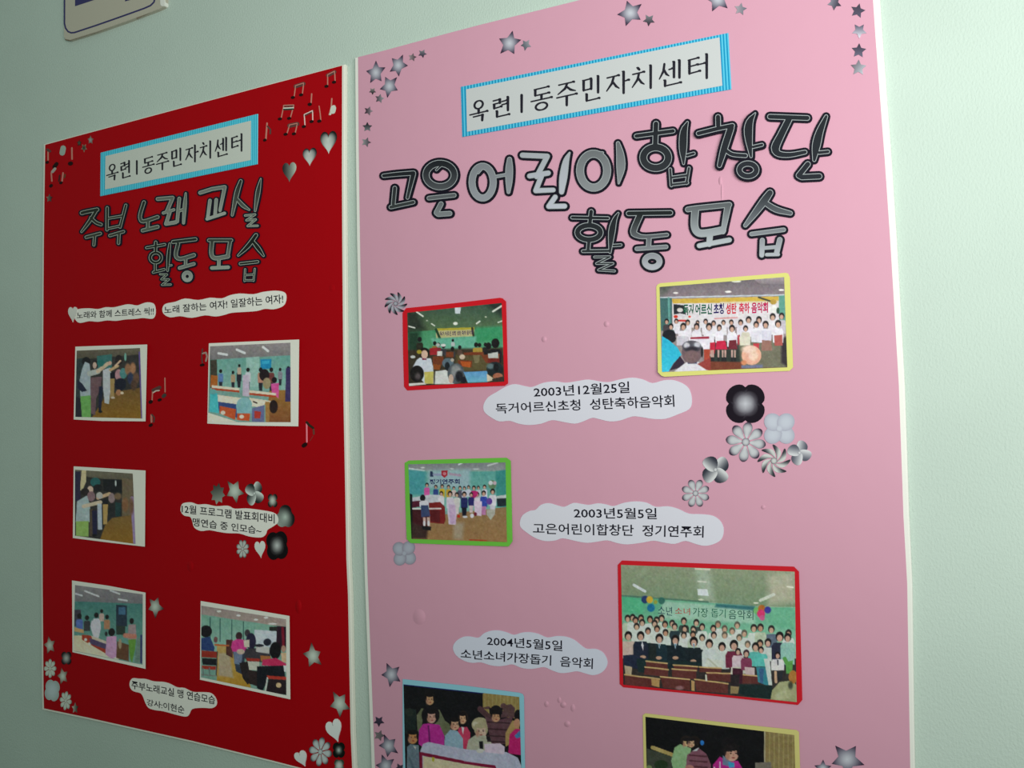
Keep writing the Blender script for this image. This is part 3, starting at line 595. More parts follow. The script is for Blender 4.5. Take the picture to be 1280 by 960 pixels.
# ---------------------------------------------------------------- title strips with serif lettering
GLY = {  # (kind, points) in a unit cell: H thin bar, V thick bar, D brush diagonal, O ring
 '옥': [('O', .5, .22, .24, .19), ('V', .5, .42, .5, .62), ('H', 0, .63, 1, .6), ('H', .2, .76, .74, .74), ('V', .72, .74, .7, 1)],
 '련': [('H', 0, .08, .4, .06), ('V', .38, .07, .38, .25), ('H', .04, .26, .4, .24), ('V', .06, .26, .06, .48), ('H', .05, .49, .48, .45), ('H', .5, .2, .82, .18), ('H', .5, .37, .82, .35), ('V', .84, 0, .84, .72), ('V', .22, .64, .22, .95), ('H', .2, .96, .92, .94)],
 '1': [('V', .5, .02, .5, 1)],
 '동': [('H', .15, .04, .85, .02), ('V', .2, .04, .2, .3), ('H', .2, .31, .88, .29), ('V', .5, .3, .5, .5), ('H', 0, .53, 1, .51), ('O', .5, .82, .28, .16)],
 '주': [('H', .1, .06, .86, .04), ('D', .52, .06, .42, .26, .06, .46), ('D', .5, .2, .7, .36, .94, .44), ('H', 0, .6, 1, .58), ('V', .5, .6, .5, 1)],
 '민': [('V', .08, .08, .08, .5), ('H', .08, .09, .5, .07), ('V', .5, .07, .5, .5), ('H', .08, .5, .5, .49), ('V', .88, 0, .88, .7), ('V', .25, .66, .25, .95), ('H', .25, .96, .95, .94)],
 '자': [('H', .02, .16, .55, .14), ('D', .32, .16, .24, .45, 0, .76), ('D', .28, .4, .42, .62, .56, .74), ('V', .76, 0, .76, 1), ('H', .78, .46, 1, .44)],
 '치': [('V', .28, .0, .34, .1), ('H', .02, .26, .58, .24), ('D', .33, .26, .26, .52, 0, .82), ('D', .3, .48, .44, .68, .58, .78), ('V', .9, 0, .9, 1)],
 '센': [('D', .22, .05, .18, .34, 0, .64), ('D', .2, .28, .3, .48, .42, .58), ('H', .42, .32, .62, .3), ('V', .64, .02, .64, .68), ('V', .88, 0, .88, .74), ('V', .25, .72, .25, .97), ('H', .25, .97, .95, .95)],
 '터': [('H', .02, .12, .48, .1), ('V', .05, .12, .05, .68), ('H', .05, .39, .45, .37), ('H', .05, .68, .55, .65), ('H', .5, .38, .8, .37), ('V', .86, 0, .86, 1)]}
def title_strip(label, c, outer, inner, chars, slope, nstripe, side, hsc):
    t = thing('title_strip', np.mean(crop(c, outer), 0), HS, label, 'title strip', 'blue-striped title strips')
    h = HS + .0010
    V, F = prism(crop(c, outer), HS, h)
    card = mesh_obj('card_backing', V, F, M_INK, t, np.tile(np.array((92, 200, 228), float), (len(V), 1)))
    V = []; F = []; C = []
    O = crop(c, outer)
    def q(pts, col):
        b = len(V); V.extend(bp(pts, h + .00004)); F.append(tuple(range(b, b + len(pts)))); C.extend([col] * len(pts))
    for k in range(nstripe):
        u0 = (k + .12) / nstripe; u1 = (k + .58) / nstripe
        a = quad_map(O, np.array([u0, u1, u1, u0]), np.array([0, 0, 1, 1.]))
        q(a, side)
    mesh_obj('printed_stripes', V, F, M_INK, card, np.array(C, float))
    I = crop(c, inner)
    V, F = prism(I, h, h + .0004)
    lab = mesh_obj('paper_label', V, F, M_INK, t, np.tile(np.array((200, 206, 205) if hsc == 1 else (182, 190, 180), float), (len(V), 1)))
    S = []
    for ch, x0, x1, y0, y1 in chars:
        W = x1 - x0; xc = (x0 + x1) / 2; sh = abs(slope) * W / 2
        ya, yb = y0 + sh * .55, y1 - sh * .55
        def mp(u, v, w, p=None): return (c[0] + (x0 + u * W) / c[2], c[1] + (ya + v * (yb - ya) + slope * (x0 + u * W - xc)) / c[2], w / c[2])
        Hw, Vw = (0.95 * c[2], 1.75 * c[2]) if hsc == 1 else (0.7 * c[2], 1.2 * c[2])
        for g in GLY[ch]:
            k = g[0]
            if k == 'H':
                S.append([mp(g[1], g[2], Hw), mp(g[3], g[4], Hw)]); S.append([mp(g[3] - .07, g[4] - .02, Hw), mp(g[3], g[4], Hw * 1.7)])
            elif k == 'V':
                S.append([mp(g[1] - .05, g[2], Hw), mp(g[1], g[2] + .03, Vw), mp(g[3], g[4], Vw * .9)])
            elif k == 'D':
                S.append([mp(g[1], g[2], Vw * .8), mp(g[3], g[4], Vw * .9), mp(g[5], g[6], Hw * .8)])
            else:
                S.append([mp(g[1] + g[3] * math.cos(a), g[2] + g[4] * math.sin(a), Hw + (Vw - Hw) * .6 * abs(math.cos(a))) for a in [2 * math.pi * i / 16 for i in range(17)]])
    strokes('lettering', S, h + .0004, h + .00046, 0, M_BLACK, lab, seg=8)
title_strip('long blue-striped title strip at the top of the pink board', (560, 20, 3.368), [(54, 298), (1180, 71), (1193, 308), (60, 509)], [(76, 309), (1143, 90), (1155, 293), (80, 487)],
            [('옥', 92, 166, 350, 446), ('련', 190, 264, 340, 428), ('1', 298, 322, 328, 405), ('동', 350, 437, 296, 402), ('주', 458, 542, 274, 380), ('민', 565, 641, 252, 362), ('자', 668, 762, 232, 334), ('치', 776, 862, 208, 314), ('센', 890, 986, 186, 298), ('터', 1012, 1102, 160, 272)], -.2, 88, (22, 146, 190), 1)
title_strip('shorter blue-edged title strip at the top of the red board', (120, 140, 6.095), [(35, 310), (1232, 14), (1229, 397), (32, 641)], [(72, 336), (1180, 66), (1178, 366), (68, 590)],
            [('옥', 80, 166, 390, 525), ('련', 188, 264, 370, 508), ('1', 298, 324, 366, 474), ('동', 355, 441, 340, 474), ('주', 460, 551, 306, 444), ('민', 573, 652, 276, 420), ('자', 683, 776, 250, 390), ('치', 792, 879, 222, 364), ('센', 908, 1003, 194, 344), ('터', 1032, 1121, 166, 310)], -.25, 88, (40, 150, 176), 1.05)

# ---------------------------------------------------------------- printed photographs
random.seed(4)
class Print:
    """printed picture: a fine grid of coloured points over the photo paper, painted in the photo's own pixel frame"""
    def __init__(s, c, Q, base, res=1.3):
        s.c = c; s.Q = np.array(crop(c, Q)); q = s.Q
        w = np.linalg.norm(q[1] - q[0]); h = np.linalg.norm(q[3] - q[0])
        s.nx = int(w * res); s.ny = int(h * res)
        u, v = np.meshgrid(np.linspace(0, 1, s.nx), np.linspace(0, 1, s.ny))
        s.px = quad_map(q, u, v)
        s.X = (s.px[..., 0] - c[0]) * c[2]; s.Y = (s.px[..., 1] - c[1]) * c[2]
        s.C = np.zeros(s.X.shape + (3,)); s.C[:] = base
        s.aa = c[2] * .55
    def put(s, d, col, soft):
        a = np.clip(.5 - d / (soft or s.aa), 0, 1)[..., None]
        s.C = s.C * (1 - a) + np.array(col, float) * a
    def E(s, x, y, rx, ry, col, soft=None):
        k = np.sqrt(((s.X - x) / rx) ** 2 + ((s.Y - y) / ry) ** 2)
        s.put((k - 1) * min(rx, ry), col, soft)
    def P(s, pts, col, soft=None):
        pts = np.array(pts, float); n = len(pts); inside = np.zeros(s.X.shape, bool); D = np.full(s.X.shape, 1e9)
        for i in range(n):
            (x1, y1), (x2, y2) = pts[i], pts[(i + 1) % n]
            cr = ((y1 > s.Y) != (y2 > s.Y)) & (s.X < (x2 - x1) * (s.Y - y1) / ((y2 - y1) or 1e-9) + x1)
            inside ^= cr
            L = (x2 - x1) ** 2 + (y2 - y1) ** 2 or 1e-9
            t = np.clip(((s.X - x1) * (x2 - x1) + (s.Y - y1) * (y2 - y1)) / L, 0, 1)
            D = np.minimum(D, np.hypot(s.X - x1 - t * (x2 - x1), s.Y - y1 - t * (y2 - y1)))
        s.put(np.where(inside, -D, D), col, soft)
    def L(s, x1, y1, x2, y2, w, col, soft=None):
        LL = (x2 - x1) ** 2 + (y2 - y1) ** 2 or 1e-9
        t = np.clip(((s.X - x1) * (x2 - x1) + (s.Y - y1) * (y2 - y1)) / LL, 0, 1)
        s.put(np.hypot(s.X - x1 - t * (x2 - x1), s.Y - y1 - t * (y2 - y1)) - w, col, soft)
    def G(s, pts, c0, c1, horizontal=False):
        """polygon with a colour gradient top to bottom (or left to right)"""
        A = s.C.copy(); s.P(pts, (0, 0, 0)); y = [p[0 if horizontal else 1] for p in pts]
        t = np.clip(((s.X if horizontal else s.Y) - min(y)) / (max(y) - min(y)), 0, 1)[..., None]
        B = np.array(c0, float) * (1 - t) + np.array(c1, float) * t
        s.C = A; keep = s.C.copy(); s.C = np.zeros_like(A); s.P(pts, (1, 1, 1)); m = s.C
        s.C = keep * (1 - m) + B * m
    def person(s, x, y, r, body, h=4.2, w=1.5, hair=(28, 24, 26), skin=(205, 165, 145), back=False, legs=None):
        s.P([(x - r * w * .75, y + r * 1.3), (x + r * w * .75, y + r * 1.3), (x + r * w, y + r * 2.2), (x + r * w * .95, y + r * h), (x - r * w * .95, y + r * h), (x - r * w, y + r * 2.2)], body)
        if legs:
            s.P([(x - r * w * .7, y + r * h * .98), (x + r * w * .7, y + r * h * .98), (x + r * w * .55, y + r * h * 1.6), (x - r * w * .55, y + r * h * 1.6)], legs)
        s.E(x, y - r * .12, r * .95, r * 1.15, hair)
        if not back: s.E(x, y + r * .28, r * .62, r * .8, skin)
    def face(s, x, y, rx, ry, hair=(26, 22, 24), turn=0.0):
        s.E(x, y - ry * .92, rx * 1.1, ry * .42, hair); s.E(x - rx * .95, y - ry * .25, rx * .22, ry * .5, hair); s.E(x + rx * .95, y - ry * .25, rx * .22, ry * .5, hair)
        for k in (-1, 1): s.E(x + rx * (.38 * k + turn), y - ry * .05, rx * .14, ry * .08, (46, 32, 30)); s.L(x + rx * (.38 * k - .12 + turn), y - ry * .24, x + rx * (.38 * k + .12 + turn), y - ry * .24, ry * .03, (60, 44, 40))
        s.L(x + rx * turn, y, x + rx * turn, y + ry * .25, rx * .05, (166, 120, 100)); s.E(x + rx * turn, y + ry * .52, rx * .24, ry * .09, (150, 62, 60)); s.E(x - rx * .6, y + ry * .3, rx * .3, ry * .5, (176, 130, 108), 14)
    def build(s, parent, h, seed=0):
        n = s.nx * s.ny
        rng = np.random.default_rng(seed)
        C = s.C + rng.normal(0, 3.0, s.C.shape[:2])[..., None]
        for cell, amp in ((2.4, 6.5), (6.0, 3.5)):      # blotchy print grain at two sizes
            gy, gx = int(s.ny / cell) + 3, int(s.nx / cell) + 3
            N = rng.normal(0, 1, (gy, gx, 3)) * .35 + rng.normal(0, 1, (gy, gx, 1))
            yy = np.arange(s.ny) / cell; xx = np.arange(s.nx) / cell
            y0 = yy.astype(int); x0 = xx.astype(int); fy = (yy - y0)[:, None, None]; fx = (xx - x0)[None, :, None]
            A = N[y0][:, x0] * (1 - fx) + N[y0][:, x0 + 1] * fx; B = N[y0 + 1][:, x0] * (1 - fx) + N[y0 + 1][:, x0 + 1] * fx
            C = C + (A * (1 - fy) + B * fy) * amp * (.45 + C.mean(-1, keepdims=True) / 400)
        Pp = s.px.reshape(-1, 2); V = bp(Pp, hval(h, Pp))
        org = np.array(parent.location)
        i, j = np.meshgrid(np.arange(s.nx - 1), np.arange(s.ny - 1)); a = (j * s.nx + i).ravel()
        F = np.stack([a, a + s.nx, a + s.nx + 1, a + 1], 1)
        me = bpy.data.meshes.new('photo_print')
        me.vertices.add(n); me.vertices.foreach_set('co', (V - org).astype(np.float32).ravel())
        me.loops.add(F.size); me.loops.foreach_set('vertex_index', F.astype(np.int32).ravel())
        me.polygons.add(len(F)); me.polygons.foreach_set('loop_start', np.arange(0, F.size, 4, dtype=np.int32))
        me.update(calc_edges=True)
        at = me.color_attributes.new('ink', 'FLOAT_COLOR', 'POINT')
        cc = np.concatenate([np.clip(s2l(np.clip(C.reshape(-1, 3), 0, 255)) * gain(org), 0, .86), np.ones((n, 1))], 1)
        at.data.foreach_set('color', cc.astype(np.float32).ravel())
        me.materials.append(M_PHOTO)
        o = bpy.data.objects.new('photo_print', me); COL.objects.link(o); o.parent = parent
        return o
def photo(label, c, outer, matcol, pr, grp, lift=None, cat='photo', seed=0, rim=None):
    O = crop(c, outer); ce = np.mean(O, 0)
    t = thing('photo_card', ce, HS, label, cat, grp)
    x0, y0 = np.min(O, 0); x1, y1 = np.max(O, 0)
    l = lift or (0, 0, 0, 0)
    def h(p):
        u = (p[0] - x0) / (x1 - x0); v = (p[1] - y0) / (y1 - y0)
        return HS + .0008 + ((l[0] * (1 - u) ** 3 * (1 - v) ** 3) + (l[1] * u ** 3 * (1 - v) ** 3) + (l[2] * u ** 3 * v ** 3) + (l[3] * (1 - u) ** 3 * v ** 3))
    O2 = []
    for i in range(len(O)):
        a, b = np.array(O[i]), np.array(O[(i + 1) % len(O)])
        k = max(1, int(np.linalg.norm(b - a) / 12))
        O2 += [a + (b - a) * j / k for j in range(k)]
    n = len(O2); ctr = np.array(ce); V = list(bp([ctr], hval(h, [ctr]))); F = []
    rings = (.3, .6, .8, .9, 1.0)
    for tt in rings:
        q = ctr + (np.array(O2) - ctr) * tt; V.extend(bp(q, hval(h, q)))
    F += [(0, 1 + i, 1 + (i + 1) % n) for i in range(n)]
    for k in range(len(rings) - 1):
        for i in range(n):
            j = (i + 1) % n; a = 1 + k * n; F.append((a + i, a + n + i, a + n + j, a + j))
    top = np.array(V[-n:]); bk = top.copy(); bk[:, 1] += .0004
    b2 = len(V); V.extend(bk); a = b2 - n
    for i in range(n):
        j = (i + 1) % n; F.append((a + i, b2 + i, b2 + j, a + j))
    mesh_obj('card_mount', V, F, M_INK, t, np.tile(np.array(matcol, float), (len(V), 1)))
    pr.build(t, lambda p: h(p) + .00035, seed)
    return pr.build(t, h, seed), h
SK = (208, 168, 148)
PR, PP = 'white-bordered photos on the red board', 'photos with coloured mounts on the pink board'
WHT = (214, 216, 204)

# dancers, upper left (photo 1)
p = Print((40, 400, 4.8), [(268, 184), (648, 168), (661, 591), (260, 581)], (52, 50, 48))
p.G([(255, 150), (660, 150), (660, 205), (255, 240)], (112, 104, 86), (84, 78, 66))
p.P([(255, 235), (330, 225), (330, 600), (255, 600)], (46, 58, 60)); p.P([(390, 215), (480, 205), (480, 290), (390, 290)], (58, 112, 108)); p.E(560, 222, 7, 24, (120, 175, 160))
p.G([(350, 600), (440, 460), (520, 428), (655, 405), (670, 600)], (112, 84, 44), (140, 100, 30))
p.P([(640, 190), (655, 190), (668, 600), (655, 600)], (104, 84, 150))
p.E(325, 248, 26, 26, (24, 22, 26)); p.P([(300, 295), (318, 250), (345, 262), (352, 320), (352, 455), (290, 465), (286, 360)], (164, 178, 184)); p.P([(272, 360), (300, 380), (330, 425), (300, 432), (275, 410)], (28, 34, 56))
p.P([(290, 458), (354, 452), (352, 592), (298, 590)], (112, 172, 92)); p.P([(262, 460), (290, 470), (300, 590), (262, 585)], (36, 34, 46))
p.E(378, 268, 20, 26, (34, 26, 30)); p.E(376, 272, 12, 20, (196, 168, 152)); p.P([(352, 345), (420, 340), (412, 410), (385, 470), (380, 572), (352, 560)], (112, 84, 90))
p.P([(402, 400), (430, 396), (420, 470), (415, 545), (400, 548)], (30, 32, 56)); p.E(410, 550, 12, 8, (20, 20, 24))
p.L(345, 322, 395, 308, 16, (178, 184, 178)); p.L(395, 308, 455, 262, 11, (206, 184, 156)); p.E(412, 258, 22, 22, (40, 110, 106))
p.P([(425, 300), (470, 285), (478, 340), (462, 505), (436, 498), (425, 400)], (186, 190, 194)); p.E(468, 258, 10, 12, SK)
p.L(470, 300, 515, 275, 8, (196, 164, 120)); p.E(520, 240, 22, 30, (36, 28, 30)); p.L(500, 275, 530, 245, 5, (216, 180, 150)); p.P([(468, 350), (496, 345), (492, 465), (470, 470)], (164, 138, 88)); p.P([(468, 318), (500, 310), (500, 350), (470, 352)], (24, 24, 34)); p.E(485, 466, 12, 7, (196, 180, 160))
p.E(520, 330, 22, 34, (178, 132, 138)); p.E(548, 320, 22, 32, (80, 134, 132)); p.E(530, 385, 36, 36, (26, 28, 44)); p.E(520, 435, 16, 18, (168, 118, 84)); p.E(540, 438, 10, 8, (214, 196, 168))
for x, y, cc in [(575, 295, (150, 110, 80)), (605, 290, (168, 120, 86)), (590, 350, (50, 56, 84)), (625, 350, (104, 74, 58)), (612, 390, (84, 62, 48))]: p.E(x, y, 18, 34, cc, 8)
photo('white-bordered photo of people dancing with raised arms, topmost at the red left', (40, 400, 4.8), [(260, 160), (400, 155), (690, 147), (680, 608), (420, 606), (250, 597)], WHT, p, PR, (0, .003, .002, 0), seed=1)

# classroom with red tables (photo 2)
p = Print((220, 400, 4.8), [(204, 158), (686, 136), (688, 613), (192, 612)], (120, 160, 150))
p.G([(195, 130), (690, 130), (690, 212), (240, 236), (195, 240)], (148, 140, 142), (118, 116, 116))
for a in [(255, 200, 305, 208), (365, 178, 412, 198), (522, 162, 552, 186)]: p.L(*a, 7, (216, 222, 226))
p.G([(205, 240), (690, 212), (690, 420), (205, 420)], (104, 158, 148), (132, 176, 164)); p.P([(420, 225), (500, 220), (500, 400), (420, 400)], (148, 186, 176))
p.P([(205, 240), (245, 238), (250, 390), (205, 410)], (64, 60, 50)); p.P([(210, 330), (250, 335), (250, 400), (205, 400)], (170, 96, 40))
p.P([(506, 236), (573, 234), (572, 292), (508, 294)], (30, 132, 176)); p.P([(516, 246), (560, 244), (560, 262), (516, 264)], (50, 160, 196))
p.G([(560, 420), (688, 420), (690, 615), (540, 615)], (150, 112, 56), (128, 78, 44))
for x, y, r, b in [(268, 308, 10, (96, 128, 178)), (342, 316, 9, (172, 150, 120)), (378, 302, 10, (40, 44, 50)), (380, 275, 8, (190, 170, 150)), (432, 300, 11, (196, 200, 206)), (508, 300, 12, (178, 130, 110)), (572, 300, 12, (110, 60, 56)), (625, 298, 9, (130, 130, 140)), (674, 290, 10, (52, 46, 78))]:
    p.person(x, y, r, b, back=True, h=6.5, legs=(40, 40, 50))
p.E(530, 330, 30, 36, (34, 24, 28)); p.E(545, 380, 24, 34, (150, 138, 104)); p.P([(400, 330), (440, 330), (440, 460), (400, 455)], (190, 178, 196))
p.P([(660, 290), (688, 280), (688, 490), (655, 490)], (58, 48, 92)); p.E(590, 360, 16, 18, (28, 22, 26)); p.P([(570, 382), (618, 378), (615, 470), (575, 440)], (206, 84, 150))
for y0, x0, x1, dy in [(395, 215, 380, 14), (425, 440, 600, 14), (450, 225, 395, 18), (470, 440, 570, 16)]:
    p.P([(x0, y0 - 4), (x1, y0 + dy), (x1, y0 + dy + 16), (x0, y0 + 12)], (222, 210, 188)); p.P([(x0, y0 + 12), (x1, y0 + dy + 14), (x1, y0 + dy + 26), (x0, y0 + 24)], (176, 66, 36))
p.P([(205, 455), (540, 490), (520, 526), (205, 485)], (226, 216, 196)); p.L(465, 490, 485, 498, 4, (40, 20, 20))
p.P([(250, 490), (400, 510), (400, 600), (255, 545)], (56, 76, 128)); p.P([(262, 515), (360, 535), (355, 600), (262, 560)], (190, 84, 44)); p.E(282, 556, 14, 12, (226, 212, 196)); p.P([(368, 545), (445, 560), (440, 606), (365, 600)], (196, 84, 44)); p.E(394, 580, 14, 11, (226, 212, 196))
p.E(410, 505, 46, 40, (134, 184, 186)); p.P([(360, 505), (452, 505), (458, 560), (365, 560)], (128, 176, 182)); p.P([(205, 425), (248, 440), (258, 560), (200, 550)], (76, 184, 190)); p.E(222, 430, 20, 16, (104, 166, 164))
p.P([(455, 530), (530, 510), (530, 615), (455, 610)], (104, 110, 150)); p.P([(470, 545), (510, 550), (505, 590), (470, 590)], (178, 54, 44)); p.P([(190, 555), (370, 612), (190, 616)], (222, 216, 198)); p.E(585, 520, 26, 40, (40, 26, 26)); p.P([(535, 490), (562, 490), (560, 612), (538, 612)], (160, 120, 66))
photo('white-bordered photo of a class with red tables, upper right on the red board', (220, 400, 4.8), [(197, 140), (420, 130), (738, 117), (733, 638), (440, 634), (188, 621)], WHT, p, PR, (0, .003, .002, 0), seed=2)

# dancers, second (photo 3)
p = Print((40, 560, 4.8), [(258, 130), (604, 153), (621, 576), (258, 526)], (48, 46, 44))
p.G([(250, 120), (610, 140), (610, 205), (340, 175), (255, 150)], (116, 112, 92), (92, 86, 72)); p.P([(300, 130), (325, 130), (325, 200), (300, 260), (285, 250)], (206, 192, 150))
p.P([(255, 140), (292, 140), (290, 320), (258, 320)], (44, 40, 66)); p.P([(540, 180), (605, 190), (615, 420), (540, 410)], (112, 98, 76))
p.G([(390, 600), (440, 460), (480, 420), (612, 400), (622, 600)], (124, 96, 50), (146, 104, 30)); p.L(600, 300, 618, 570, 10, (150, 130, 170))
p.E(380, 205, 30, 28, (40, 96, 96)); p.E(350, 250, 18, 22, (206, 178, 160)); p.E(395, 240, 28, 22, (30, 28, 32)); p.P([(425, 185), (540, 190), (540, 270), (430, 260)], (26, 26, 30)); p.E(502, 212, 5, 18, (196, 206, 200))
p.E(318, 262, 26, 22, (40, 32, 32)); p.E(355, 290, 24, 30, (140, 110, 116)); p.P([(270, 320), (330, 285), (350, 345), (345, 445), (262, 445)], (166, 184, 186)); p.L(310, 350, 410, 325, 11, (208, 190, 166)); p.L(395, 300, 465, 275, 10, (204, 172, 136)); p.E(405, 285, 20, 20, (186, 186, 180))
p.P([(264, 440), (340, 438), (340, 532), (264, 528)], (146, 182, 96)); p.P([(345, 365), (365, 365), (365, 530), (345, 530)], (84, 70, 56)); p.P([(360, 375), (392, 375), (390, 520), (365, 525)], (32, 30, 62)); p.E(374, 524, 14, 8, (20, 20, 24))
p.P([(392, 335), (418, 335), (420, 490), (395, 490)], (176, 188, 200)); p.P([(425, 335), (456, 335), (450, 455), (428, 460)], (182, 150, 92)); p.P([(425, 310), (455, 310), (455, 338), (425, 338)], (26, 26, 34))
p.E(478, 300, 20, 30, (150, 128, 130)); p.P([(462, 335), (500, 335), (495, 415), (465, 410)], (40, 40, 42)); p.P([(500, 325), (535, 330), (530, 410), (500, 410)], (34, 62, 62)); p.E(515, 290, 22, 20, (120, 96, 72), 8); p.E(560, 340, 20, 44, (134, 96, 66), 8); p.E(596, 350, 14, 50, (120, 88, 70), 8)
photo('white-bordered photo of people dancing, middle one at the red left', (40, 560, 4.8), [(250, 110), (470, 123), (680, 135), (676, 592), (450, 566), (245, 540)], WHT, p, PR, (0, .003, .003, 0), seed=3)

# class with woman in green (photo 4)
c4 = (40, 760, 4.8)
p = Print(c4, [(258, -138), (664, -82), (662, 340), (250, 258)], (110, 150, 142))
p.G([(240, -160), (670, -90), (670, -20), (300, -30), (240, -45)], (142, 136, 140), (118, 116, 120))
for a in [(318, -102, 400, -70), (470, -105, 525, -85), (262, -85, 300, -75), (520, -52, 570, -44)]: p.L(*a, 5, (206, 208, 212))
p.G([(250, -40), (670, -25), (670, 340), (250, 260)], (72, 126, 120), (120, 164, 150)); p.P([(505, -20), (570, -15), (570, 110), (505, 110)], (40, 54, 70)); p.P([(520, -5), (560, -5), (560, 40), (520, 40)], (70, 110, 140)); p.P([(505, 105), (560, 110), (560, 160), (505, 160)], (46, 60, 52))
p.P([(252, 10), (292, 10), (300, 100), (255, 110)], (66, 62, 74))
for x, y, r, b in [(285, 50, 14, (88, 112, 178)), (330, 60, 13, (60, 62, 66)), (418, 20, 10, (196, 170, 160)), (450, 55, 12, (178, 128, 96)), (386, 45, 14, (208, 206, 216))]: p.person(x, y, r, b, back=True, h=6)
p.P([(358, 75), (410, 75), (414, 120), (400, 180), (370, 180), (350, 110)], (208, 204, 214)); p.P([(255, 115), (310, 130), (310, 150), (255, 140)], (200, 160, 110))
p.G([(250, 165), (330, 165), (470, 240), (520, 300), (520, 310), (245, 255)], (216, 200, 166), (226, 218, 196)); p.P([(300, 160), (350, 165), (480, 265), (470, 290), (300, 190)], (168, 56, 36)); p.E(322, 190, 9, 9, (230, 222, 206)); p.E(345, 215, 9, 9, (230, 222, 206)); p.P([(345, 180), (450, 215), (450, 250), (350, 215)], (84, 70, 104)); p.P([(355, 165), (460, 205), (460, 222), (360, 185)], (206, 190, 170))
p.E(478, 145, 20, 24, (26, 22, 24)); p.P([(448, 172), (505, 168), (512, 290), (480, 306), (440, 280)], (206, 158, 196)); p.E(445, 155, 8, 14, (40, 36, 40)); p.P([(510, 200), (580, 220), (580, 320), (505, 300)], (104, 70, 48)); p.E(528, 215, 10, 30, (170, 150, 120))
p.E(598, 78, 13, 18, (30, 26, 28)); p.P([(578, 100), (622, 98), (628, 190), (575, 190)], (164, 142, 146)); p.L(560, 165, 615, 170, 14, (196, 130, 110)); p.P([(578, 190), (624, 186), (618, 250), (600, 330), (588, 300)], (102, 152, 62)); p.P([(650, 160), (662, 160), (662, 335), (648, 330)], (56, 60, 110)); p.P([(630, 180), (650, 180), (650, 330), (615, 325)], (110, 134, 124))
photo('white-bordered photo with a woman in a green skirt, lowest at the red left', c4, [(240, -165), (460, -133), (680, -92), (680, 365), (460, 315), (243, 265)], WHT, p, PR, (0, .003, .003, 0), seed=4)

# class from the back (photo 5)
c5 = (220, 760, 4.8)
p = Print(c5, [(152, -14), (660, 68), (662, 524), (150, 416)], (120, 160, 146))
p.G([(140, -30), (670, 60), (670, 112), (560, 102), (145, 40)], (150, 138, 134), (168, 150, 142))
for x, y in [(258, 20), (375, 45), (480, 70), (540, 58)]: p.E(x, y, 13, 6, (232, 236, 226))
p.E(580, 95, 26, 5, (228, 232, 226)); p.G([(150, 38), (610, 108), (610, 300), (150, 250)], (120, 166, 148), (146, 188, 172))
for x in (205, 265, 335, 405): p.L(x, 50 + (x - 150) * .13, x, 200, 3, (60, 96, 92))
p.P([(470, 130), (605, 138), (605, 240), (470, 230)], (196, 206, 214)); p.P([(605, 108), (662, 112), (662, 250), (600, 250)], (44, 22, 38)); p.P([(560, 112), (606, 112), (606, 140), (560, 136)], (40, 44, 40)); p.L(640, 120, 645, 230, 8, (120, 24, 44))
p.G([(245, 225), (340, 225), (440, 440), (450, 480), (245, 440)], (190, 162, 100), (176, 134, 44)); p.P([(255, 270), (320, 270), (345, 420), (255, 405)], (176, 160, 132), 12)
p.P([(300, 190), (340, 190), (340, 300), (300, 280)], (84, 50, 46)); p.P([(230, 215), (320, 222), (320, 230), (230, 226)], (190, 96, 50)); p.E(238, 190, 12, 18, (120, 80, 80))
p.E(180, 140, 36, 36, (26, 22, 28)); p.P([(150, 180), (205, 172), (232, 240), (228, 260), (150, 252)], (44, 66, 116)); p.P([(152, 255), (245, 262), (245, 300), (152, 295)], (150, 48, 36)); p.P([(155, 300), (245, 305), (240, 345), (160, 340)], (26, 28, 34)); p.P([(155, 345), (240, 350), (240, 372), (155, 365)], (160, 50, 36))
for x in (162, 200, 240): p.L(x, 360, x + 2, 405, 3, (110, 116, 116))
p.L(155, 400, 245, 408, 3, (120, 120, 116)); p.L(248, 262, 242, 400, 3, (60, 60, 60))
p.P([(340, 255), (420, 250), (400, 400), (360, 380)], (52, 62, 78)); p.P([(345, 260), (400, 262), (392, 340), (350, 335)], (110, 126, 150)); p.E(378, 168, 20, 24, (60, 40, 44)); p.P([(338, 200), (365, 186), (410, 190), (428, 235), (410, 262), (340, 262), (330, 235)], (204, 62, 140)); p.E(388, 262, 24, 16, (196, 176, 160))
p.E(428, 150, 16, 22, (64, 60, 66)); p.E(450, 200, 30, 50, (38, 34, 60)); p.P([(405, 195), (440, 190), (440, 235), (410, 235)], (206, 200, 180))
p.P([(415, 245), (560, 235), (570, 320), (450, 330), (410, 300)], (60, 56, 62)); p.P([(480, 225), (560, 235), (560, 275), (480, 262)], (190, 190, 186)); p.E(498, 225, 30, 9, (40, 40, 50)); p.P([(420, 300), (505, 304), (500, 322), (425, 318)], (156, 46, 36)); p.P([(415, 320), (500, 322), (500, 375), (430, 370)], (196, 198, 184)); p.P([(505, 285), (570, 290), (560, 325), (510, 320)], (172, 110, 62))
p.P([(380, 330), (430, 320), (450, 440), (430, 460), (400, 420)], (40, 32, 34)); p.P([(430, 370), (500, 380), (490, 470), (440, 455)], (46, 34, 34))
p.E(548, 205, 24, 22, (40, 40, 54)); p.E(596, 255, 34, 52, (20, 18, 22)); p.P([(520, 310), (600, 300), (662, 335), (662, 350), (515, 345)], (192, 46, 92)); p.P([(485, 350), (650, 345), (655, 420), (560, 410), (520, 500), (485, 480)], (22, 24, 32)); p.E(645, 245, 14, 20, (178, 140, 124)); p.P([(630, 270), (662, 268), (662, 330), (635, 320)], (206, 176, 140))
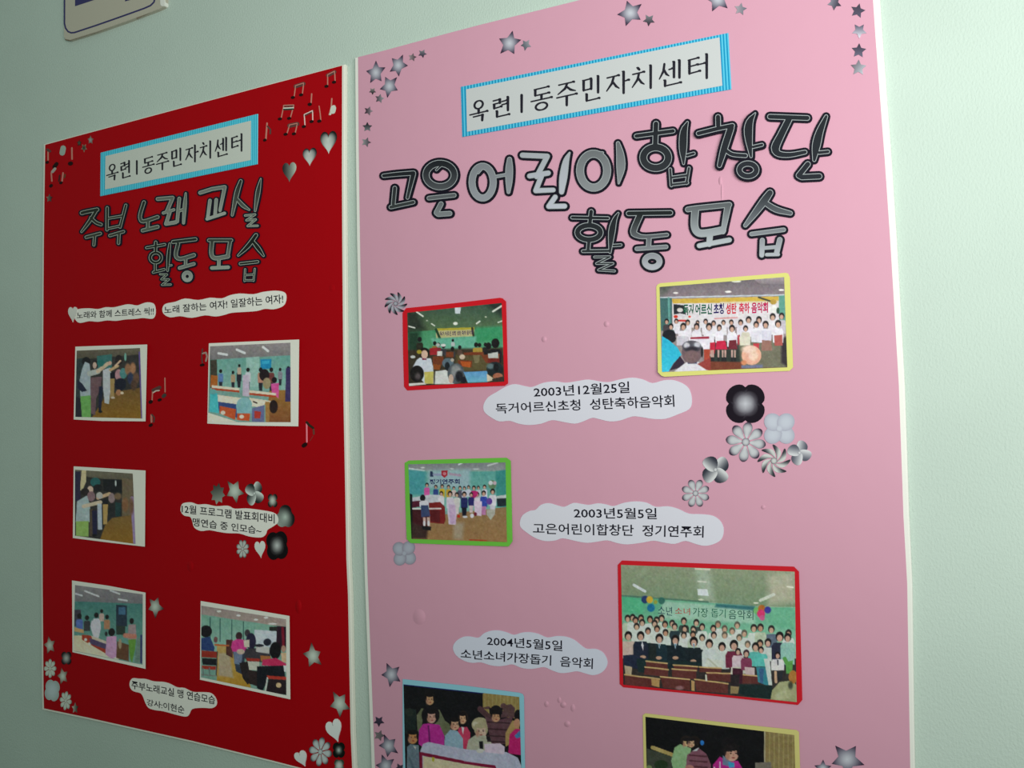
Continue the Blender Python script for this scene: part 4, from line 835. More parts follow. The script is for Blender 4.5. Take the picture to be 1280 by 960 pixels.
p.P([(545, 405), (665, 414), (662, 432), (550, 425)], (176, 56, 44)); p.P([(555, 425), (662, 432), (662, 522), (540, 505)], (38, 26, 32)); p.E(616, 463, 16, 15, (206, 176, 136)); p.L(548, 420, 536, 500, 4, (206, 206, 200)); p.P([(645, 345), (662, 345), (662, 385), (648, 380)], (214, 218, 220))
photo('white-bordered photo of a class seen from behind, lower right on the red board', c5, [(148, -42), (410, 2), (680, 48), (685, 548), (410, 488), (144, 430)], WHT, p, PR, (0, .003, .002, 0), seed=5)

# B1: hall with green wall (red mount)
c = (470, 350, 6.4)
p = Print(c, [(250, 262), (1005, 183), (1026, 813), (262, 850)], (40, 50, 40))
p.G([(240, 150), (1030, 150), (1030, 400), (240, 420)], (58, 84, 74), (96, 122, 84))
p.P([(240, 250), (330, 250), (400, 400), (240, 420)], (46, 56, 46), 60); p.P([(870, 180), (1010, 180), (1020, 300)], (40, 50, 46), 50)
for a in [(325, 255, 375, 290, 6), (445, 350, 468, 366, 5), (262, 370, 310, 383, 5), (935, 252, 1005, 208, 7), (805, 348, 830, 330, 6), (975, 340, 1015, 325, 4)]: p.L(*a, (228, 234, 222))
p.P([(630, 220), (680, 218), (672, 270), (632, 268)], (214, 228, 232)); p.E(636, 348, 18, 13, (236, 240, 230)); p.E(878, 296, 8, 6, (200, 208, 190)); p.E(408, 325, 8, 5, (190, 200, 180))
p.G([(250, 420), (480, 400), (780, 395), (1020, 372), (1020, 600), (250, 600)], (72, 150, 104), (96, 172, 132)); p.P([(250, 410), (350, 405), (360, 600), (250, 600)], (36, 66, 48), 50); p.P([(800, 380), (1020, 370), (1020, 480), (800, 500)], (62, 156, 106), 30)
p.P([(478, 395), (785, 385), (785, 450), (482, 468)], (196, 190, 138)); p.P([(478, 388), (785, 378), (785, 396), (478, 405)], (188, 176, 60)); p.L(480, 395, 510, 465, 10, (40, 70, 50)); p.L(770, 385, 780, 445, 9, (60, 60, 40))
p.P([(440, 468), (800, 452), (800, 560), (470, 560)], (108, 186, 158), 20)
p.P([(250, 560), (1020, 540), (1020, 830), (250, 860)], (62, 54, 40), 20); p.P([(640, 600), (900, 590), (900, 730), (640, 730)], (96, 86, 54), 25)
for x, y, r, b in [(350, 478, 18, (46, 44, 34)), (470, 508, 15, (150, 120, 60)), (500, 520, 15, (140, 50, 60)), (615, 484, 10, (196, 206, 204)), (540, 530, 16, (60, 60, 66)), (670, 540, 14, (90, 70, 60)), (612, 552, 15, (60, 60, 66)), (800, 520, 17, (178, 150, 60)), (828, 522, 15, (176, 150, 70)), (875, 518, 14, (40, 40, 40)), (900, 530, 24, (30, 28, 30)), (955, 510, 34, (28, 28, 32))]:
    p.person(x, y, r, b, back=True, h=4.5)
p.P([(430, 545), (490, 540), (490, 600), (430, 600)], (168, 40, 48)); p.P([(490, 570), (530, 570), (530, 608), (490, 606)], (222, 222, 214)); p.E(538, 522, 20, 12, (220, 226, 222)); p.E(495, 520, 16, 14, (190, 196, 190))
for q in [[(455, 610), (540, 612), (538, 680), (455, 670)], [(560, 575), (620, 575), (620, 620), (560, 615)], [(655, 640), (770, 645), (765, 700), (660, 690)], [(840, 600), (990, 590), (985, 660), (880, 665)], [(700, 580), (860, 575), (860, 600), (700, 602)]]:
    p.P(q, (124, 62, 36))
p.P([(675, 650), (760, 655), (752, 700), (690, 690)], (190, 92, 40)); p.E(690, 615, 22, 20, (214, 196, 170)); p.P([(455, 670), (520, 680), (510, 720), (460, 715)], (150, 80, 36)); p.P([(775, 600), (830, 600), (825, 660), (790, 665)], (130, 120, 86)); p.P([(895, 590), (975, 575), (980, 625), (900, 625)], (200, 206, 200)); p.P([(900, 630), (985, 625), (990, 660), (890, 664)], (120, 40, 36))
p.E(388, 585, 40, 44, (30, 26, 24)); p.E(388, 595, 26, 34, (226, 190, 168)); p.E(346, 575, 20, 16, (176, 160, 50)); p.P([(325, 640), (350, 622), (440, 628), (458, 700), (462, 830), (390, 830), (300, 720), (285, 715)], (214, 222, 232)); p.P([(368, 626), (405, 628), (404, 640), (370, 640)], (128, 24, 56)); p.P([(385, 735), (460, 730), (458, 830), (390, 828)], (206, 196, 104)); p.E(295, 615, 20, 12, (206, 210, 206))
p.E(328, 750, 56, 66, (28, 24, 24)); p.E(335, 770, 22, 26, (92, 84, 84), 20); p.P([(262, 828), (385, 820), (400, 835), (264, 848)], (230, 228, 220))
p.P([(475, 730), (560, 720), (640, 780), (630, 830), (470, 834)], (220, 224, 220)); p.E(575, 665, 46, 40, (96, 116, 128)); p.E(570, 690, 20, 34, (30, 36, 42)); p.E(640, 748, 68, 82, (84, 92, 98)); p.E(640, 730, 40, 50, (148, 152, 152), 20); p.E(600, 790, 20, 36, (206, 178, 160)); p.E(665, 770, 30, 44, (34, 34, 40), 14); p.E(700, 800, 24, 26, (30, 30, 40)); p.E(610, 640, 14, 14, (190, 180, 170))
p.G([(700, 735), (890, 728), (892, 815), (735, 822)], (98, 160, 212), (120, 190, 214)); p.P([(886, 750), (930, 780), (960, 800), (890, 812)], (220, 206, 180))
p.E(950, 712, 66, 58, (34, 44, 46)); p.E(915, 690, 30, 22, (96, 120, 122), 14); p.E(960, 700, 22, 30, (24, 26, 30)); p.E(975, 770, 40, 26, (176, 110, 84)); p.P([(930, 790), (1020, 770), (1020, 810), (930, 812)], (60, 50, 44))
t, h = photo('small red-edged photo of a hall audience, uppermost left on the pink board', c, [(212, 262), (240, 225), (620, 186), (990, 142), (1012, 146), (1040, 172), (1048, 500), (1056, 826), (1030, 846), (640, 862), (250, 884), (224, 852), (216, 560)], (212, 28, 40), p, PP, (0, .002, .001, 0), seed=6)
text('독거 어르신 초청 성탄 축하 음악회', crop(c, [(510, 412), (775, 402), (775, 438), (515, 450)]), lambda q, h=h: h(q) + .00045, t, M_INK, (70, 50, 96), .02, 'banner_lettering')

# B2: choir (yellow mount)
c = (800, 330, 6.0)
p = Print(c, [(147, 172), (1081, 98), (1105, 775), (165, 811)], (150, 140, 140))
p.G([(140, 80), (1110, 80), (1110, 240), (140, 262)], (104, 98, 104), (142, 130, 136)); p.P([(140, 160), (250, 160), (160, 250)], (90, 96, 90), 40)
p.E(268, 217, 19, 7, (240, 240, 236)); p.E(662, 208, 24, 8, (244, 242, 238)); p.E(1060, 195, 20, 7, (244, 244, 240)); p.E(722, 130, 36, 9, (226, 230, 210)); p.L(150, 252, 1080, 232, 5, (196, 206, 214)); p.G([(850, 110), (1080, 95), (1080, 150), (900, 150)], (170, 160, 164), (130, 122, 128))
p.P([(150, 255), (240, 255), (240, 500), (160, 500)], (66, 110, 108)); p.L(215, 258, 222, 480, 8, (96, 156, 148)); p.P([(1025, 240), (1085, 235), (1095, 500), (1030, 500)], (92, 158, 142))
p.P([(242, 262), (1040, 243), (1045, 470), (245, 480)], (222, 218, 222)); p.P([(240, 262), (1040, 243), (1040, 278), (640, 292), (245, 296)], (208, 176, 70)); p.P([(600, 285), (1035, 275), (1035, 292), (600, 300)], (220, 210, 180), 8)
p.L(890, 250, 1010, 290, 7, (70, 70, 50)); p.E(1000, 285, 24, 20, (180, 150, 60)); p.E(1000, 340, 34, 28, (230, 230, 226)); p.E(1035, 350, 12, 24, (40, 80, 60))
p.P([(250, 300), (330, 310), (345, 380), (300, 370), (252, 380)], (34, 40, 46)); p.E(300, 345, 22, 16, (214, 210, 206)); p.E(268, 395, 16, 12, (206, 50, 30)); p.L(280, 425, 350, 425, 7, (200, 40, 36)); p.E(372, 395, 10, 8, (220, 60, 50)); p.L(560, 410, 730, 402, 5, (214, 150, 150))
p.G([(520, 690), (1105, 600), (1105, 780), (520, 800)], (70, 56, 44), (118, 74, 46)); p.P([(520, 560), (760, 600), (760, 740), (540, 740)], (40, 50, 44)); p.P([(740, 590), (1100, 560), (1100, 780), (760, 780)], (112, 112, 92), 20); p.P([(1060, 560), (1105, 540), (1105, 770), (1060, 740)], (40, 34, 40), 20)
W = (228, 226, 234)
for x, y, r in [(272, 430, 17), (358, 440, 19), (432, 440, 15), (492, 432, 18), (552, 445, 18), (626, 440, 17), (685, 438, 18), (755, 440, 20), (815, 420, 23), (892, 420, 23), (995, 398, 24)]:
    p.person(x, y, r, W, h=5.5)
p.person(200, 432, 18, (70, 66, 70), h=5); p.person(1062, 392, 22, (196, 190, 200), h=6); p.person(232, 470, 20, (64, 82, 76), h=4)
for x, y, r, sk in [(325, 470, 24, None), (425, 470, 23, None), (518, 472, 25, None), (595, 478, 20, 1), (690, 485, 24, 2), (792, 485, 20, 3), (872, 455, 22, None), (942, 455, 24, None), (1036, 450, 25, 4)]:
    p.person(x, y, r, (234, 232, 240) if x != 792 else (214, 212, 190), h=5.6, w=1.6)
p.P([(275, 540), (358, 540), (358, 610), (275, 610)], (206, 204, 214)); p.P([(365, 545), (524, 540), (522, 640), (470, 640), (400, 590), (366, 590)], (232, 228, 238)); p.L(385, 556, 512, 552, 8, (160, 40, 64))
p.P([(524, 590), (565, 585), (560, 672), (528, 676)], (196, 30, 60)); p.P([(575, 578), (640, 575), (655, 640), (565, 642)], (200, 24, 66)); p.P([(668, 572), (722, 568), (730, 640), (662, 640)], (112, 30, 44)); p.P([(730, 535), (750, 530), (748, 600), (732, 610)], (176, 60, 74)); p.P([(850, 595), (895, 595), (890, 640), (850, 640)], (196, 60, 70)); p.P([(915, 565), (985, 560), (990, 650), (910, 650)], (150, 110, 96)); p.P([(1005, 535), (1068, 530), (1070, 612), (1010, 612)], (176, 84, 76))
for x in (535, 548, 588, 620, 640, 690, 712): p.P([(x - 7, 645), (x + 7, 645), (x + 6, 705), (x - 6, 705)], (196, 160, 150)); p.P([(x - 9, 700), (x + 9, 700), (x + 10, 738), (x - 10, 738)], (24, 24, 28))
p.P([(835, 500), (905, 500), (905, 590), (835, 585)], (222, 222, 232)); p.P([(912, 500), (985, 500), (985, 575), (912, 570)], (214, 214, 228)); p.P([(745, 545), (830, 545), (825, 610), (750, 610)], (222, 220, 200)); p.P([(480, 640), (525, 640), (520, 760), (480, 740)], (176, 70, 50)); p.P([(500, 730), (770, 735), (770, 800), (510, 800)], (120, 58, 36), 10); p.P([(760, 760), (920, 755), (920, 778), (760, 782)], (112, 118, 150), 10)
p.E(218, 535, 50, 42, (22, 22, 30)); p.E(240, 560, 30, 30, (28, 26, 34)); p.G([(165, 540), (215, 570), (280, 625), (312, 680), (250, 745), (215, 806), (160, 812)], (40, 180, 214), (54, 200, 228)); p.P([(300, 690), (335, 740), (310, 775), (220, 800), (250, 750)], (44, 30, 52))
p.P([(255, 808), (310, 765), (360, 730), (440, 735), (520, 800), (520, 812)], (226, 226, 232)); p.P([(355, 735), (430, 735), (425, 748), (360, 750)], (64, 60, 110)); p.P([(430, 750), (530, 700), (530, 800), (500, 795)], (150, 56, 50), 8)
p.E(388, 665, 76, 82, (112, 92, 98)); p.E(388, 618, 72, 44, (84, 84, 94)); p.E(350, 610, 22, 22, (206, 206, 212), 12); p.E(430, 605, 24, 20, (196, 198, 206), 12); p.E(390, 640, 50, 20, (40, 36, 46), 14); p.E(465, 660, 10, 40, (30, 28, 34)); p.E(390, 690, 56, 44, (120, 96, 98), 14)
p.E(836, 685, 74, 72, (232, 176, 150)); p.E(820, 640, 56, 30, (240, 210, 190), 16); p.E(850, 690, 36, 34, (238, 206, 182), 16); p.E(780, 740, 22, 18, (214, 140, 100), 10)
t, h = photo('yellow-edged photo of a choir in white under a lettered banner, upper right on pink', c, [(122, 172), (130, 155), (152, 144), (600, 106), (1092, 66), (1112, 72), (1124, 100), (1136, 430), (1148, 775), (1122, 801), (640, 822), (185, 846), (160, 838), (134, 812), (128, 500)], (222, 222, 128), p, PP, (0, .001, .001, .004), seed=7)
for b, x0, x1, y0, col in [('독거', 325, 402, 302, (16, 92, 64)), ('어르신', 415, 540, 300, (20, 96, 70)), ('초청', 552, 630, 296, (40, 34, 96)), ('성탄', 645, 724, 294, (206, 40, 60)), ('축하', 742, 822, 291, (206, 60, 84)), ('음악회', 836, 960, 287, (190, 36, 90))]:
    text(b, crop(c, [(x0, y0), (x1, y0 - 3), (x1, y0 + 78), (x0, y0 + 84)]), lambda q, h=h: h(q) + .00045, t, M_INK, col, .03, 'banner_lettering')

# B3: choir with piano (green mount)
c = (480, 560, 6.0)
p = Print(c, [(182, 122), (911, 108), (922, 706), (206, 682)], (130, 170, 160))
p.G([(175, 100), (915, 100), (915, 170), (185, 168)], (128, 132, 138), (150, 158, 160)); p.L(190, 155, 300, 170, 6, (214, 224, 226)); p.L(560, 125, 585, 112, 5, (220, 228, 230)); p.L(780, 132, 850, 110, 6, (196, 204, 206)); p.E(510, 155, 14, 5, (210, 216, 214)); p.E(690, 158, 24, 5, (190, 200, 200)); p.E(290, 148, 16, 5, (220, 224, 226))
p.G([(182, 162), (320, 180), (860, 175), (920, 160), (925, 460), (190, 480)], (92, 166, 160), (132, 190, 176)); p.P([(188, 165), (310, 175), (310, 350), (190, 350)], (76, 160, 166), 20); p.P([(330, 170), (650, 160), (640, 300), (330, 300)], (158, 190, 196), 30); p.P([(838, 172), (915, 165), (920, 450), (845, 440)], (62, 146, 140), 12)
p.P([(345, 175), (365, 175), (370, 215), (345, 215)], (40, 56, 90)); p.L(375, 200, 425, 200, 9, (150, 160, 190)); p.L(495, 195, 570, 205, 9, (176, 156, 176)); p.P([(430, 170), (478, 168), (476, 205), (453, 224), (432, 206)], (168, 30, 46)); p.E(454, 192, 13, 12, (206, 130, 140))
p.G([(440, 500), (930, 440), (925, 710), (205, 690), (215, 600)], (150, 122, 84), (162, 124, 80)); p.P([(520, 560), (600, 560), (590, 690), (520, 680)], (172, 156, 132), 30); p.P([(640, 685), (770, 690), (770, 700), (640, 695)], (176, 70, 40))
p.P([(845, 360), (918, 350), (918, 378), (845, 380)], (196, 206, 206)); p.P([(845, 378), (920, 376), (922, 435), (850, 440)], (34, 46, 54)); p.E(812, 275, 30, 34, (104, 140, 104)); p.E(800, 262, 16, 16, (214, 220, 224)); p.E(830, 262, 14, 14, (206, 186, 196))
for x, y, r, b in [(322, 278, 14, (214, 92, 168)), (388, 292, 13, (52, 72, 140)), (436, 288, 14, (206, 176, 50)), (484, 292, 13, (200, 168, 60)), (524, 300, 11, (214, 196, 190)), (570, 300, 13, (90, 90, 110)), (602, 302, 12, (206, 210, 226)), (634, 294, 12, (206, 210, 226)), (674, 300, 15, (178, 40, 112)), (708, 298, 12, (206, 206, 220)), (754, 292, 14, (214, 218, 230))]: p.person(x, y, r, b, h=6)
p.G([(195, 375), (345, 350), (440, 352), (450, 440), (200, 440)], (206, 212, 218), (196, 200, 208)); p.P([(205, 400), (275, 395), (270, 440), (210, 450)], (90, 30, 50))
for x, y, r, b, lg_ in [(430, 342, 15, (226, 226, 232), None), (496, 345, 19, (224, 218, 228), (206, 184, 206)), (546, 352, 16, (220, 216, 214), (214, 206, 206)), (602, 348, 18, (38, 44, 100), (24, 24, 40)), (654, 350, 15, (46, 44, 110), (206, 190, 190)), (700, 350, 16, (222, 216, 226), (214, 206, 216)), (748, 340, 18, (52, 74, 170), (190, 130, 176)), (815, 328, 19, (224, 222, 230), (210, 206, 220))]:
    p.person(x, y, r, b, h=5.6, legs=lg_)
p.P([(668, 320), (705, 325), (700, 362), (670, 360)], (186, 36, 110)); p.P([(470, 380), (520, 380), (545, 500), (535, 575), (485, 572)], (218, 206, 224)); p.P([(485, 420), (535, 430), (540, 570), (495, 570)], (204, 176, 208), 8); p.E(790, 400, 22, 26, (104, 70, 160)); p.P([(770, 460), (835, 460), (830, 500), (800, 540), (770, 500)], (176, 178, 164)); p.P([(675, 400), (735, 400), (730, 510), (680, 505)], (222, 204, 224)); p.E(608, 516, 18, 9, (214, 216, 220)); p.E(560, 512, 12, 12, (190, 50, 30)); p.E(685, 496, 12, 14, (120, 36, 56)); p.E(660, 508, 14, 16, (220, 220, 226))
p.P([(335, 412), (420, 404), (456, 440), (462, 540), (450, 570), (345, 560)], (128, 34, 34)); p.P([(345, 460), (420, 470), (420, 560), (350, 550)], (94, 26, 30)); p.P([(205, 450), (430, 450), (430, 460), (205, 462)], (226, 226, 222)); p.P([(195, 462), (340, 462), (340, 600), (215, 600), (200, 560)], (70, 26, 32)); p.P([(192, 340), (212, 350), (215, 680), (200, 680)], (22, 24, 26)); p.P([(210, 560), (330, 600), (320, 680), (208, 680)], (64, 44, 40), 20)
p.E(290, 375, 20, 26, (28, 24, 30)); p.P([(265, 405), (285, 395), (325, 395), (335, 420), (318, 445), (268, 440)], (222, 222, 232)); p.P([(276, 430), (330, 430), (348, 510), (280, 520)], (62, 76, 116)); p.P([(292, 520), (312, 520), (312, 585), (295, 585)], (212, 180, 170)); p.P([(322, 520), (342, 520), (345, 585), (326, 585)], (212, 180, 170)); p.E(302, 565, 9, 20, (226, 226, 230)); p.E(334, 565, 9, 20, (226, 226, 230)); p.P([(280, 585), (355, 590), (350, 620), (290, 612)], (26, 24, 28))
t, h = photo('green-edged photo of a choir beside a red piano, left on the pink board', c, [(155, 112), (185, 94), (540, 82), (918, 73), (950, 96), (957, 400), (963, 700), (935, 738), (560, 728), (200, 713), (170, 682), (160, 400)], (112, 196, 72), p, PP, (0, .002, .004, .002), seed=8)
text('정기연주회', crop(c, [(342, 234), (568, 232), (568, 272), (342, 272)]), lambda q, h=h: h(q) + .00045, t, M_INK, (50, 60, 104), .03, 'banner_lettering')

# B4: big group photograph (red mount)
c = (760, 690, 4.8)
p = Print(c, [(78, 77), (1120, 118), (1132, 901), (92, 796)], (150, 190, 160))
p.G([(70, 60), (1130, 100), (1130, 330), (880, 325), (600, 300), (300, 280), (80, 262)], (150, 160, 132), (126, 152, 120)); p.P([(520, 100), (610, 100), (640, 300), (560, 290)], (168, 186, 164), 40); p.P([(960, 130), (1120, 120), (1125, 300), (960, 320)], (182, 184, 160), 50)
p.P([(520, 96), (615, 100), (612, 110), (522, 106)], (222, 222, 200)); p.L(540, 176, 588, 180, 4, (226, 230, 214)); p.P([(536, 222), (596, 224), (604, 262), (540, 260)], (224, 234, 236)); p.E(558, 286, 16, 5, (224, 230, 206)); p.L(155, 198, 222, 236, 8, (214, 226, 226)); p.L(915, 290, 995, 255, 9, (214, 222, 206)); p.L(1075, 208, 1110, 212, 4, (232, 234, 216)); p.E(888, 306, 16, 5, (230, 232, 214))
p.G([(80, 262), (300, 280), (600, 304), (880, 330), (1130, 335), (1130, 600), (80, 500)], (86, 172, 132), (156, 206, 180)); p.P([(330, 290), (880, 335), (880, 430), (300, 400)], (160, 204, 180), 20); p.P([(85, 268), (220, 280), (210, 370), (90, 370)], (88, 186, 140), 20); p.P([(650, 310), (880, 325), (880, 352), (640, 330)], (56, 116, 120), 14); p.L(85, 262, 600, 300, 5, (90, 130, 110)); p.P([(980, 340), (1125, 340), (1125, 470), (980, 440)], (112, 186, 150), 20)
for x, y, r, cc in [(222, 285, 22, (40, 60, 110)), (250, 286, 20, (214, 178, 60)), (258, 335, 23, (26, 116, 160)), (322, 292, 20, (54, 110, 100)), (285, 300, 12, (150, 160, 70)), (890, 352, 18, (120, 190, 110)), (922, 340, 22, (186, 112, 46)), (958, 348, 20, (60, 58, 156)), (918, 370, 24, (222, 60, 116)), (925, 395, 16, (214, 96, 146))]: p.E(x, y, r, r * 1.05, cc, 6)
Wt = (214, 224, 216)
rows = [[(118, 400), (148, 395), (198, 398), (252, 405), (322, 398), (292, 410), (455, 415), (530, 425), (660, 435), (775, 440)],
        [(165, 410), (205, 425), (280, 430), (342, 435), (385, 430), (565, 450), (700, 462), (632, 460), (875, 458), (980, 465), (1083, 490)],
        [(172, 448), (240, 475), (294, 462), (400, 448), (460, 460), (512, 465), (745, 475), (818, 490), (915, 455)],
        [(345, 485), (455, 500), (510, 495), (635, 500), (565, 515), (788, 515), (838, 555), (912, 550), (700, 500)]]
for k, rw in enumerate(rows):
    for i, (x, y) in enumerate(rw):
        b = Wt if (i + k) % 5 else (190, 206, 180)
        if (x, y) in [(455, 415), (530, 425)]: b = (60, 76, 70)
        if (x, y) == (400, 448): b = (44, 64, 70)
        r = 19 if x < 840 else 21
        if (x, y) == (980, 465): b = (96, 112, 130)
        p.person(x, y, r, b, h=6, w=1.7, hair=(44, 42, 40) if 640 > x or x > 860 else (100, 96, 84), skin=(206, 172, 146) if x % 3 else (196, 150, 124))
p.P([(85, 600), (1130, 640), (1130, 900), (90, 800)], (52, 48, 46))
p.P([(150, 555), (250, 545), (600, 590), (600, 690), (150, 700)], (24, 38, 44))
for x, y, r, b, h_ in [(122, 505, 24, (206, 184, 172), 5.5), (196, 505, 24, (34, 42, 60), 6.5), (308, 520, 25, (28, 50, 60), 6.5), (404, 528, 25, (22, 36, 44), 6.5), (515, 540, 26, (24, 36, 42), 6.5), (608, 552, 24, (206, 216, 214), 6), (684, 570, 24, (206, 216, 210), 5.5), (756, 560, 27, (116, 40, 66), 5), (885, 570, 23, (96, 190, 178), 5), (960, 545, 22, (206, 216, 210), 5), (1030, 510, 26, (40, 44, 66), 7), (1078, 515, 23, (150, 200, 186), 7)]:
    p.person(x, y, r, b, h=h_, w=1.9)
for x in (308, 404, 515): p.P([(x - 8, 548), (x + 8, 548), (x, 585)], (220, 226, 226)); p.P([(x - 3, 552), (x + 3, 552), (x, 590)], (60, 120, 150)); 
p.P([(205, 535), (214, 560), (210, 590), (200, 560)], (220, 220, 226)); p.P([(250, 545), (290, 560), (290, 650), (250, 640)], (34, 44, 44))
for x, y in [(210, 630), (305, 635), (405, 635), (512, 655)]: p.E(x, y, 18, 10, (196, 160, 134))
p.P([(90, 620), (150, 615), (220, 640), (215, 720), (170, 700), (95, 680)], (34, 42, 64)); p.P([(98, 680), (145, 690), (140, 740), (105, 740)], (186, 170, 140)); p.P([(170, 640), (560, 660), (560, 690), (380, 690), (360, 740), (180, 720)], (26, 46, 48)); p.P([(590, 640), (690, 650), (690, 700), (580, 690)], (214, 222, 210)); p.L(600, 640, 655, 690, 5, (190, 196, 176))
for q in [[(228, 655), (355, 668), (360, 705), (228, 690)], [(222, 690), (362, 706), (360, 752), (215, 735)], [(392, 678), (538, 688), (538, 712), (395, 700)], [(385, 702), (530, 712), (530, 765), (385, 748)], [(548, 690), (680, 698), (680, 725), (548, 720)], [(592, 724), (735, 730), (735, 780), (595, 770)], [(790, 735), (910, 745), (905, 790), (790, 790)], [(100, 736), (310, 762), (300, 812), (100, 800)], [(315, 748), (490, 765), (495, 830), (330, 815)], [(520, 764), (720, 790), (720, 850), (530, 835)]]:
    p.P(q, (100, 52, 48)); p.L(q[0][0], q[0][1], q[1][0], q[1][1], 4, (206, 176, 120))
p.P([(260, 760), (310, 768), (308, 812), (262, 800)], (186, 150, 96)); p.P([(500, 770), (520, 775), (520, 835), (500, 830)], (196, 160, 108)); p.L(588, 740, 590, 770, 5, (222, 226, 206)); p.E(430, 815, 24, 12, (150, 110, 110), 8)
p.person(780, 598, 18, (214, 198, 204), h=6, w=2.0); p.P([(740, 690), (820, 690), (830, 730), (735, 735)], (206, 206, 190)); p.P([(748, 695), (810, 700), (805, 790), (745, 790)], (66, 26, 44)); p.P([(735, 735), (790, 735), (785, 812), (738, 812)], (44, 36, 40)); p.P([(735, 805), (800, 808), (820, 850), (735, 850)], (150, 130, 90))
p.person(830, 610, 20, (132, 60, 90), h=5, w=1.7, hair=(60, 40, 50)); p.P([(820, 690), (880, 695), (880, 740), (825, 735)], (206, 186, 186))
p.person(918, 588, 18, (96, 196, 186), h=5.5, w=2.2); p.P([(890, 690), (965, 690), (985, 800), (950, 800), (900, 780)], (56, 136, 150)); p.P([(905, 700), (935, 700), (930, 790), (912, 785)], (60, 100, 140)); p.P([(935, 640), (970, 640), (985, 800), (965, 805)], (206, 216, 210))
p.person(1018, 620, 18, (226, 226, 226), h=5, w=2.2); p.P([(1014, 648), (1022, 648), (1022, 680), (1016, 680)], (26, 30, 44)); p.P([(990, 710), (1050, 715), (1045, 770), (1000, 770)], (40, 44, 50)); p.L(1005, 720, 1008, 780, 8, (206, 170, 140)); p.L(1060, 640, 1090, 700, 12, (90, 160, 80)); p.P([(1065, 660), (1110, 650), (1105, 730), (1070, 730)], (96, 166, 84))
p.P([(790, 795), (985, 800), (985, 885), (840, 868), (780, 850)], (24, 44, 44)); p.P([(975, 885), (985, 830), (1030, 780), (1110, 770), (1130, 800), (1130, 900)], (166, 170, 126)); p.P([(1000, 860), (1060, 820), (1090, 880), (1010, 885)], (182, 186, 146), 14); p.E(1110, 750, 26, 40, (176, 120, 56)); p.E(1095, 800, 14, 24, (70, 76, 60), 10)
t, h = photo('large red-edged group photo with balloons and a lettered wall, lower right on pink', c, [(58, 78), (84, 51), (600, 70), (1116, 88), (1146, 118), (1156, 500), (1166, 888), (1140, 918), (620, 862), (92, 812), (70, 792), (64, 430)], (206, 32, 44), p, PP, (0, .0015, .0015, 0), seed=9)
for b, q, col in [('소년', [(300, 322), (385, 330), (385, 382), (300, 374)], (30, 70, 90)), ('소녀', [(402, 332), (492, 336), (492, 378), (402, 374)], (186, 60, 60)), ('가장', [(510, 332), (600, 338), (600, 394), (510, 384)], (20, 96, 72)), ('돕기', [(618, 338), (706, 344), (706, 396), (618, 390)], (40, 110, 90)), ('음악회', [(724, 346), (872, 352), (872, 408), (724, 402)], (36, 86, 76))]:
    text(b, crop(c, q), lambda q, h=h: h(q) + .00045, t, M_INK, col, .0, 'banner_lettering')

# B5: children at the desk (light blue mount), cut by the bottom of the picture
c = (460, 820, 5.818)
p = Print(c, [(258, 206), (1100, 298), (1122, 1070), (275, 960)], (20, 20, 24))
p.P([(835, 230), (1110, 270), (1110, 460), (835, 420)], (150, 132, 78)); 
for x in range(850, 1100, 28): p.L(x, 250, x, 420, 3, (166, 150, 96))
p.P([(265, 380), (350, 390), (350, 560), (270, 560)], (30, 42, 40)); p.L(258, 208, 835, 270, 5, (24, 30, 96))
p.E(446, 300, 44, 56, (22, 20, 22)); p.E(450, 318, 30, 38, (196, 156, 116)); p.P([(360, 560), (355, 430), (390, 380), (520, 390), (560, 470), (600, 500), (600, 560), (540, 600)], (106, 112, 84))
p.E(300, 410, 30, 30, (40, 50, 44))
p.E(455, 430, 66, 70, (26, 22, 26)); p.P([(400, 440), (430, 440), (420, 520), (390, 520)], (26, 22, 26)); p.E(462, 445, 34, 44, (206, 160, 144)); p.P([(368, 640), (370, 540), (400, 495), (440, 490), (520, 500), (555, 580), (555, 650), (420, 680)], (186, 48, 150)); p.L(440, 510, 450, 640, 6, (110, 30, 100))
p.E(690, 448, 36, 50, (44, 34, 30)); p.E(688, 456, 27, 38, (214, 172, 136)); p.P([(640, 600), (660, 520), (720, 515), (745, 560), (735, 680), (640, 670)], (196, 62, 96)); p.P([(680, 515), (700, 520), (690, 575)], (220, 220, 226))
p.E(630, 480, 42, 34, (30, 26, 28)); p.E(632, 500, 34, 40, (206, 164, 136)); p.P([(555, 640), (560, 580), (600, 535), (650, 545), (690, 600), (692, 690), (560, 670)], (146, 178, 196))
p.E(816, 500, 62, 54, (172, 164, 130)); p.E(822, 550, 42, 46, (206, 180, 160)); p.E(780, 495, 20, 18, (206, 200, 176), 10); p.P([(715, 680), (730, 610), (780, 575), (870, 580), (910, 640), (900, 700), (720, 690)], (176, 178, 158)); p.P([(808, 620), (836, 620), (838, 676), (812, 676)], (22, 22, 28)); p.E(880, 590, 20, 30, (24, 24, 28))
p.P([(810, 380), (880, 365), (960, 450), (1060, 440), (1070, 380), (1040, 350), (975, 360), (990, 400)], (92, 66, 70)); p.L(815, 385, 880, 445, 20, (84, 58, 62)); p.L(985, 365, 1050, 430, 22, (92, 66, 66)); p.P([(850, 440), (930, 470), (1050, 440), (1030, 640), (900, 640)], (96, 66, 74))
for y in (480, 530, 580, 620): p.L(870, y, 1030, y + 8, 5, (60, 38, 44))
p.E(930, 400, 42, 42, (24, 22, 26)); p.E(930, 440, 32, 40, (196, 150, 112)); p.P([(880, 378), (980, 378), (975, 425), (885, 425)], (28, 24, 28))
